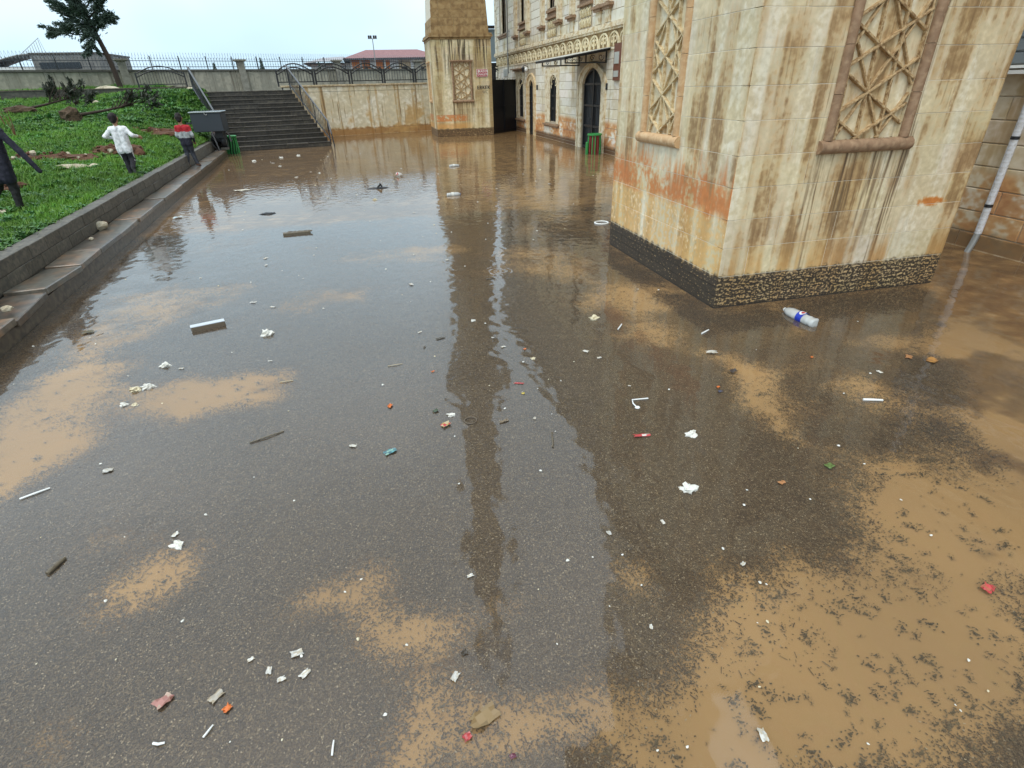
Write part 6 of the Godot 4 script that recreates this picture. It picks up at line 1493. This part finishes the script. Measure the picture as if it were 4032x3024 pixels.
func people() -> void:
	wrinkle.seed = 3; wrinkle.frequency = 14.0; wrinkle.fractal_octaves = 2
	var skin := Color(0.30, 0.17, 0.10); var hair := Color(0.012, 0.010, 0.009)
	var white := Color(0.72, 0.72, 0.74); var blk := Color(0.010, 0.010, 0.012); var navy := Color(0.012, 0.014, 0.024)
	person(Vector3(-5.03, land(-5.03, -13.83), -13.83), "child in a white sweatshirt and black striped trousers running on the grass", {
		"head": Vector3(-0.03, 1.10, -0.03), "neck": Vector3(-0.01, 0.96, 0), "sh": Vector3(0.125, 0.92, 0), "cx": 0.0, "hip": Vector3(0.0, 0.56, 0.0), "hem": 0.52,
		"elbow": [Vector3(-0.265, 0.79, 0.05), Vector3(0.245, 0.79, 0.05)], "wrist": [Vector3(-0.17, 0.74, -0.13), Vector3(0.30, 0.755, -0.12)],
		"knee": [Vector3(-0.05, 0.33, -0.05), Vector3(0.075, 0.34, -0.03)], "ankle": [Vector3(-0.02, 0.07, 0.02), Vector3(0.10, 0.19, 0.15)], "toe": [Vector3(-0.01, 0.028, -0.09), Vector3(0.13, 0.07, 0.19)]},
		{"skin": skin, "hair": hair, "top": [[1.0, white]], "torso": [[1.0, white]], "upper": [[1.0, white]], "fore": [[0.75, white], [1.0, skin]], "leg": blk, "shoe": Color(0.03, 0.035, 0.03), "stripe": Color(0.55, 0.55, 0.56), "sleeve_hands": false}, 1.0)
	var red := Color(0.36, 0.012, 0.022); var grey := Color(0.33, 0.35, 0.36)
	person(Vector3(-4.96, 0.222, -17.98), "child in a red, grey and navy striped sweater walking on the ledge", {
		"head": Vector3(-0.03, 1.165, -0.02), "neck": Vector3(-0.01, 1.02, 0), "sh": Vector3(0.14, 0.97, 0), "cx": 0.0, "hip": Vector3(0.0, 0.60, 0.0), "hem": 0.57,
		"elbow": [Vector3(-0.18, 0.78, 0.02), Vector3(0.20, 0.78, 0.03)], "wrist": [Vector3(-0.13, 0.62, -0.10), Vector3(0.17, 0.62, -0.10)],
		"knee": [Vector3(-0.07, 0.34, -0.03), Vector3(0.06, 0.34, -0.05)], "ankle": [Vector3(-0.09, 0.10, 0.10), Vector3(0.12, 0.07, -0.02)], "toe": [Vector3(-0.07, 0.03, 0.03), Vector3(0.15, 0.024, -0.12)]},
		{"skin": skin, "hair": hair, "top": [[1.0, red]], "torso": [[0.20, red], [0.60, grey], [1.0, navy]], "upper": [[0.55, red], [1.0, grey]], "fore": [[0.3, grey], [1.0, navy]], "leg": Color(0.035, 0.038, 0.05), "shoe": Color(0.16, 0.08, 0.05), "sleeve_hands": false, "flat_top": true}, 1.04)
	person(Vector3(-5.52, land(-5.52, -10.31), -10.31), "child in a dark navy coat with an arm held out, cut by the left edge", {
		"head": Vector3(-0.02, 1.33, 0.0), "neck": Vector3(0.0, 1.19, 0), "sh": Vector3(0.155, 1.12, 0), "cx": 0.04, "hip": Vector3(0.0, 0.60, 0.0), "hem": 0.47,
		"elbow": [Vector3(-0.25, 0.92, 0.0), Vector3(0.37, 0.83, 0.02)], "wrist": [Vector3(-0.35, 0.70, 0.0), Vector3(0.52, 0.55, 0.02)],
		"knee": [Vector3(-0.18, 0.34, -0.1), Vector3(0.065, 0.33, -0.02)], "ankle": [Vector3(-0.28, 0.12, 0.10), Vector3(0.06, 0.07, 0.02)], "toe": [Vector3(-0.26, 0.05, 0.0), Vector3(0.09, 0.026, -0.10)]},
		{"skin": skin, "hair": hair, "top": [[1.0, navy]], "torso": [[1.0, navy]], "upper": [[1.0, navy]], "fore": [[1.0, navy]], "leg": Color(0.008, 0.008, 0.010), "shoe": blk, "sleeve_hands": true, "stout": 1.12}, 1.0)

# ------------------------------------------------------------------ materials
func plaster_skin(sd: int, W: int, Hh: int, base: Array, h: float, rusty: bool) -> ImageTexture:
	var st1 := field(sd, 0.03, W, Hh, 3, W, maxi(6, int(Hh / 30.0))); var g := field(sd + 1, 0.04, W, Hh, 5); var l := field(sd + 2, 0.008, W, Hh, 4); var st2 := field(sd + 3, 0.09, W, Hh, 2, W, maxi(6, int(Hh / 24.0)))
	var d := PackedByteArray(); d.resize(W * Hh * 3)
	for y in Hh:
		var t := h * (1.0 - (y + 0.5) / Hh)
		for x in W:
			var i := y * W + x
			var a := st1[i] / 255.0; var b := g[i] / 255.0; var c := l[i] / 255.0; var e := st2[i] / 255.0
			var q: Color = base[0]
			q = q.lerp(base[1], smoothstep(0.4, 0.7, c * 0.6 + b * 0.4))
			q = q.lerp(base[2], 0.8 * smoothstep(0.55, 0.75, a * 0.7 + b * 0.3))
			q = q.lerp(base[3], 0.75 * smoothstep(0.70, 0.80, e * 0.7 + a * 0.3))
			if rusty:
				q = q.lerp(c8(150, 104, 54), 0.8 * (1.0 - smoothstep(0.25, 0.38, t + (b - 0.5) * 0.15)))
				q = q.lerp(c8(186, 148, 92), 0.8 * smoothstep(0.45, 0.6, c * 0.5 + x / float(W) * 0.55) * (1.0 - smoothstep(0.7, 1.35, t + (b - 0.5) * 0.5 - x / float(W) * 0.5)))
			var k := 0.94 + 0.12 * b
			d[i * 3] = clampi(int(q.r * 255 * k), 0, 255); d[i * 3 + 1] = clampi(int(q.g * 255 * k), 0, 255); d[i * 3 + 2] = clampi(int(q.b * 255 * k), 0, 255)
	return tex(W, Hh, d)

func facade_skin(W: int, Hh: int, h: float, warm: float) -> ImageTexture:
	var a1 := field(301, 0.02, W, Hh, 4); var a2 := field(302, 0.11, W, Hh, 3); var s1 := field(303, 0.09, W, Hh, 3, W, maxi(6, int(Hh / 24.0)))
	var d := PackedByteArray(); d.resize(W * Hh * 3)
	for y in Hh:
		var t := h * (1.0 - (y + 0.5) / Hh)
		for x in W:
			var i := y * W + x
			var a := a1[i] / 255.0; var b := a2[i] / 255.0; var s := s1[i] / 255.0
			var q := c8(232, 226, 212).lerp(c8(214, 202, 176), smoothstep(0.4, 0.7, a * 0.6 + b * 0.4))
			q = q.lerp(c8(178, 154, 114), 0.7 * smoothstep(0.6, 0.8, s * 0.7 + a * 0.3))
			var stain := 1.0 - smoothstep(0.82, 1.0, t + (b - 0.5) * 0.12)
			q = q.lerp(c8(205, 150, 98), stain * smoothstep(0.30, 0.55, a * 0.6 + b * 0.4))
			q = q.lerp(c8(176, 104, 60), stain * 0.6 * smoothstep(0.55, 0.7, b * 0.5 + a * 0.5))
			q = q.lerp(c8(86, 62, 40), 0.85 * (1.0 - smoothstep(0.14, 0.26, t + (b - 0.5) * 0.1)))
			q = q.lerp(c8(170, 140, 100), warm * (0.5 + 0.5 * b))
			d[i * 3] = int(q.r * 255); d[i * 3 + 1] = int(q.g * 255); d[i * 3 + 2] = int(q.b * 255)
	return tex(W, Hh, d)

func materials() -> void:
	M.mortar = lin(0.66, 0.60, 0.49, 0.9)
	M.mortar_dull = lin(0.50, 0.44, 0.33, 0.9); M.lichen = lin(0.03, 0.024, 0.017, 0.95); M.panel_pale = tri_mat(mottle(10, [c8(222, 208, 176), c8(198, 178, 138), c8(232, 222, 198)], [0.02, 0.04]), 0.9, 0.85)
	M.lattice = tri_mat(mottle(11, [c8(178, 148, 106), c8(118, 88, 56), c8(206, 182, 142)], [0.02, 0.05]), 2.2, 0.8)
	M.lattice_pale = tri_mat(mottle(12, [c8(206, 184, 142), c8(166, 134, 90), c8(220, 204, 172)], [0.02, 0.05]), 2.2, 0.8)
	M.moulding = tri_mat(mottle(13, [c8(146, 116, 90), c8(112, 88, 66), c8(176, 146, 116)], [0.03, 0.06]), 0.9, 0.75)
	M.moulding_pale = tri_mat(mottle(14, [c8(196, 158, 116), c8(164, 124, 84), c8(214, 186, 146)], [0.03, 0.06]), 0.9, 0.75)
	M.dark_stone = tri_mat(mottle(15, [c8(148, 120, 80), c8(116, 90, 58), c8(168, 142, 100)], [0.02, 0.03]), 0.5, 0.85)
	M.sooty_stone = tri_mat(mottle(16, [c8(154, 130, 92), c8(126, 102, 70), c8(178, 156, 118)], [0.02, 0.03]), 0.5, 0.85)
	M.lead = lin(0.22, 0.24, 0.26, 0.5, 0.3)
	M.facade_joint = lin(0.40, 0.33, 0.24, 0.9)
	M.facade_stone = face_mat(facade_skin(1024, 256, 6.0, 0.0), 0.8)
	M.facade_stone_plain = tri_mat(mottle(17, [c8(222, 212, 190), c8(196, 176, 140), c8(230, 224, 208)], [0.012, 0.03]), 0.6, 0.85)
	M.facade_near = face_mat(facade_skin(384, 256, 3.2, 0.55), 0.75)
	M.surround = tri_mat(mottle(18, [c8(220, 206, 176), c8(182, 152, 108), c8(228, 218, 196)], [0.014, 0.03]), 0.7, 0.85)
	M.surround_worn = tri_mat(mottle(19, [c8(206, 182, 140), c8(176, 132, 82), c8(222, 208, 178)], [0.014, 0.03]), 0.7, 0.85)
	M.relief = tri_mat(mottle(20, [c8(226, 210, 170), c8(192, 164, 112), c8(234, 224, 198)], [0.02, 0.05]), 0.8, 0.8)
	M.frieze_ground = tri_mat(mottle(22, [c8(150, 124, 84), c8(116, 92, 60), c8(178, 152, 108)], [0.02, 0.04]), 0.8, 0.9)
	M.iron = lin(0.018, 0.019, 0.022, 0.45)
	M.fence_iron = lin(0.05, 0.06, 0.075, 0.5)
	M.black = lin(0.014, 0.014, 0.016, 0.5); M.faded_black = lin(0.12, 0.09, 0.06, 0.8)
	M.gate = lin(0.007, 0.008, 0.012, 0.45)
	M.door_panel = lin(0.05, 0.052, 0.055, 0.5)
	M.glass = lin(0.010, 0.012, 0.015, 0.06); M.pale_glass = lin(0.25, 0.32, 0.36, 0.08)
	M.wood_dark = lin(0.06, 0.045, 0.035, 0.6); M.rust_wood = lin(0.16, 0.055, 0.028, 0.65)
	M.galv = lin(0.30, 0.30, 0.29, 0.5, 0.4); M.galv_dark = lin(0.11, 0.11, 0.115, 0.45, 0.4); M.wire = lin(0.28, 0.31, 0.34, 0.4, 0.6)
	M.white_paint = lin(0.74, 0.74, 0.72, 0.45); M.white_pipe = tri_mat(mottle(23, [c8(206, 208, 214), c8(168, 164, 158), c8(226, 226, 228)], [0.03, 0.06]), 3.0, 0.4)
	M.pale_sheet = lin(0.62, 0.62, 0.58, 0.4); M.paper_grey = lin(0.42, 0.42, 0.38, 0.7); M.shutter = lin(0.24, 0.27, 0.29, 0.45, 0.2)
	M.wet_concrete = tri_mat(mottle(24, [c8(84, 74, 62), c8(58, 50, 42), c8(112, 100, 84)], [0.015, 0.04]), 0.9, 0.35)
	M.wet_slab = []
	for a in [[104, 100, 92], [116, 106, 94], [92, 86, 78]]:
		var sm := tri_mat(mottle(25 + a[0], [c8(a[0], a[1], a[2]), c8(int(a[0] * 1.25), int(a[1] * 1.02), int(a[2] * 0.86)), c8(int(a[0] * 0.72), int(a[1] * 0.72), int(a[2] * 0.72))], [0.012, 0.03]), 0.9, 0.28); M.wet_slab.append(sm)
	M.block = []
	for a in [88, 93, 84]: M.block.append(tri_mat(mottle(40 + a, [c8(a, a - 5, a - 14), c8(a + 18, a + 12, a), c8(a - 24, a - 26, a - 30)], [0.02, 0.05]), 1.1, 0.7))
	M.concrete_dark = tri_mat(mottle(27, [c8(78, 76, 70), c8(56, 54, 50), c8(98, 94, 84)], [0.015, 0.04]), 0.5, 0.8)
	M.concrete_pale = tri_mat(mottle(28, [c8(186, 168, 136), c8(146, 122, 88), c8(204, 190, 164)], [0.015, 0.04]), 0.6, 0.85)
	M.concrete_wall = tri_mat(mottle(29, [c8(132, 128, 116), c8(108, 104, 94), c8(150, 146, 134)], [0.012, 0.03]), 0.4, 0.9)
	M.bound_plaster = face_mat(plaster_skin(501, 512, 256, [c8(140, 136, 122), c8(156, 150, 134), c8(118, 112, 98), c8(96, 90, 78)], 3.6, false), 0.9)
	M.ret_plaster = face_mat(plaster_skin(511, 1024, 256, [c8(206, 193, 164), c8(222, 214, 196), c8(178, 148, 104), c8(118, 90, 56)], 2.4, true), 0.85)
	M.stair_tread = []
	for a in [60, 72, 50]:
		M.stair_tread.append(tri_mat(mottle(60 + a, [c8(a, a - 6, a - 14), c8(a + 26, a + 18, a + 4), c8(a - 18, a - 22, a - 26)], [0.015, 0.04]), 0.8, 0.4))
	M.soil_green = tri_mat(mottle(30, [c8(62, 98, 36), c8(82, 116, 44), c8(96, 84, 52)], [0.015, 0.012], 512), 0.22, 0.95)
	M.red_soil = tri_mat(mottle(31, [c8(80, 50, 34), c8(58, 36, 24), c8(108, 76, 52)], [0.03, 0.06]), 1.2, 0.95)
	M.root_soil = tri_mat(mottle(32, [c8(70, 54, 40), c8(48, 38, 30), c8(104, 84, 60)], [0.03, 0.06]), 1.4, 0.95)
	M.pale_rock = tri_mat(mottle(33, [c8(176, 164, 140), c8(140, 124, 98), c8(198, 190, 172)], [0.02, 0.05]), 1.4, 0.85)
	M.bark = tri_mat(mottle(34, [c8(54, 42, 34), c8(34, 27, 24), c8(76, 60, 48)], [0.03, 0.07]), 1.8, 0.9)
	for a in [["grass", 0.105, 0.235, 0.030], ["weed", 0.080, 0.19, 0.055], ["needle", 0.050, 0.080, 0.060], ["needle_dry", 0.035, 0.040, 0.026]]:
		var m := lin(a[1], a[2], a[3], 0.6); m.vertex_color_use_as_albedo = true; m.cull_mode = BaseMaterial3D.CULL_DISABLED
		if a[0] in ["grass", "weed"]: m.backlight_enabled = true; m.backlight = Color(0.25, 0.35, 0.12)
		M[a[0]] = m
	M.white_wall = lin(0.62, 0.64, 0.62, 0.8); M.roof_red = tri_mat(mottle(35, [c8(128, 88, 88), c8(114, 76, 76), c8(142, 102, 100)], [0.03, 0.05]), 0.15, 0.8); M.roof_grey = lin(0.30, 0.29, 0.30, 0.7)
	M.orange_paint = lin(0.50, 0.17, 0.05, 0.7); M.red_paint = lin(0.40, 0.05, 0.06, 0.6); M.grey_render = tri_mat(mottle(36, [c8(116, 116, 112), c8(98, 98, 96), c8(128, 128, 124)], [0.02, 0.05]), 0.12, 0.9)
	M.bin_green = lin(0.035, 0.26, 0.065, 0.35); M.bin_liner = lin(0.012, 0.05, 0.018, 0.6); M.bin_red = lin(0.22, 0.035, 0.03, 0.5)
	M.cabinet = lin(0.030, 0.036, 0.045, 0.5); M.cabinet_lid_sky_tint = lin(0.35, 0.37, 0.38, 0.18, 0.5)
	M.sign_red = lin(0.42, 0.02, 0.045, 0.4); M.lip = lin(0.22, 0.08, 0.06, 0.6)
	M.tint = StandardMaterial3D.new(); M.tint.vertex_color_use_as_albedo = true; M.tint.roughness = 0.4; M.tint.cull_mode = BaseMaterial3D.CULL_DISABLED
	M.tint_cloth = StandardMaterial3D.new(); M.tint_cloth.vertex_color_use_as_albedo = true; M.tint_cloth.roughness = 0.85
	M.chaff = StandardMaterial3D.new(); M.chaff.vertex_color_use_as_albedo = true; M.chaff.roughness = 0.12; M.chaff.metallic_specular = 0.32
	M.foam = tri_mat(mottle(37, [c8(214, 212, 204), c8(176, 168, 150), c8(228, 228, 224)], [0.03, 0.06]), 6.0, 0.7); M.foam_cream = tri_mat(mottle(38, [c8(204, 192, 160), c8(156, 140, 104), c8(222, 214, 192)], [0.03, 0.06]), 6.0, 0.7)
	M.foam_grey = lin(0.50, 0.54, 0.58, 0.4); M.wet_foam = tri_mat(mottle(39, [c8(96, 82, 66), c8(70, 58, 46), c8(130, 118, 100)], [0.05, 0.09]), 5.0, 0.5)
	M.wet_wood = tri_mat(mottle(41, [c8(92, 82, 66), c8(64, 54, 42), c8(116, 106, 88)], [0.04, 0.08]), 4.0, 0.5); M.tan_straw = lin(0.42, 0.34, 0.22, 0.5)
	M.bottle = lin(0.46, 0.47, 0.46, 0.22); M.bottle_blue = lin(0.05, 0.12, 0.3, 0.4); M.label_blue = lin(0.012, 0.04, 0.42, 0.3)

# ------------------------------------------------------------------ scene
func _ready() -> void:
	rng.seed = 1234
	var cam := Camera3D.new()
	cam.transform = Transform3D(Basis(Vector3(0.97143, -0.02382, 0.23611), Vector3(0.13473, 0.87441, -0.46611), Vector3(-0.19536, 0.48461, 0.85264)).orthonormalized(), Vector3(0, 2, 0))
	cam.fov = 71.1; cam.near = 0.05; cam.far = 900.0; add_child(cam); cam.current = true
	var env := Environment.new()
	env.background_mode = Environment.BG_SKY; env.tonemap_mode = Environment.TONE_MAPPER_LINEAR; env.tonemap_exposure = 1.30
	env.sdfgi_enabled = true; env.ssao_enabled = true; env.ssil_enabled = true
	var sky := Sky.new(); var pm := PanoramaSkyMaterial.new()
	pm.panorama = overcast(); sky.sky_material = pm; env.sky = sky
	env.background_energy_multiplier = 1.0
	var we := WorldEnvironment.new(); we.environment = env; add_child(we)
	var sun := DirectionalLight3D.new(); sun.light_energy = 0.36; sun.light_angular_distance = 25.0; sun.light_color = Color(1.0, 0.97, 0.92); sun.shadow_enabled = true
	add_child(sun); sun.look_at_from_position(Vector3.ZERO, Vector3(0.35, -1.0, -0.45), Vector3.UP)

	materials()
	var b := MB.new(); b.quad(Vector3(-500, -0.6, 300), Vector3(500, -0.6, 300), Vector3(500, -0.6, -700), Vector3(-500, -0.6, -700)); tag(obj("ground", b, M.red_soil), "", "", "", "structure")
	water()
	minaret(-4.5, "near minaret with a rust-streaked square base and carved star panels", true)
	minaret(-27.8, "far minaret with a red sign and sooty tapering upper stones", false)
	facade()
	bank()
	stairs()
	boundary()
	beyond()
	pine()
	fallen()
	furniture()
	people()
	litter()

func overcast() -> ImageTexture:
	var W := 1024; var Hh := 512
	var n := noise(88, 1.3, 5)
	var im := Image.create(W, Hh, false, Image.FORMAT_RGBF)
	for y in Hh:
		var el := PI * (0.5 - (y + 0.5) / Hh)
		for x in W:
			var az := TAU * x / W
			var d := Vector3(cos(el) * sin(az), sin(el), cos(el) * cos(az))
			var q := n.get_noise_3d(d.x * 1.2, d.y * 2.6, d.z * 1.2)
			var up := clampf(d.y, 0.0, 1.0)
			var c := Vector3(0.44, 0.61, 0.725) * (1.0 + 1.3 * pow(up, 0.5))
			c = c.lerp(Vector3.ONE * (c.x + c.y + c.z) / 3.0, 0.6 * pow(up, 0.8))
			c *= 1.0 + 0.24 * q
			c = c.lerp(Vector3.ONE * (c.x + c.y + c.z) / 3.0, clampf(0.06 + 0.4 * q, 0.0, 0.5))
			im.set_pixel(x, y, Color(c.x, c.y, c.z))
	return ImageTexture.create_from_image(im)
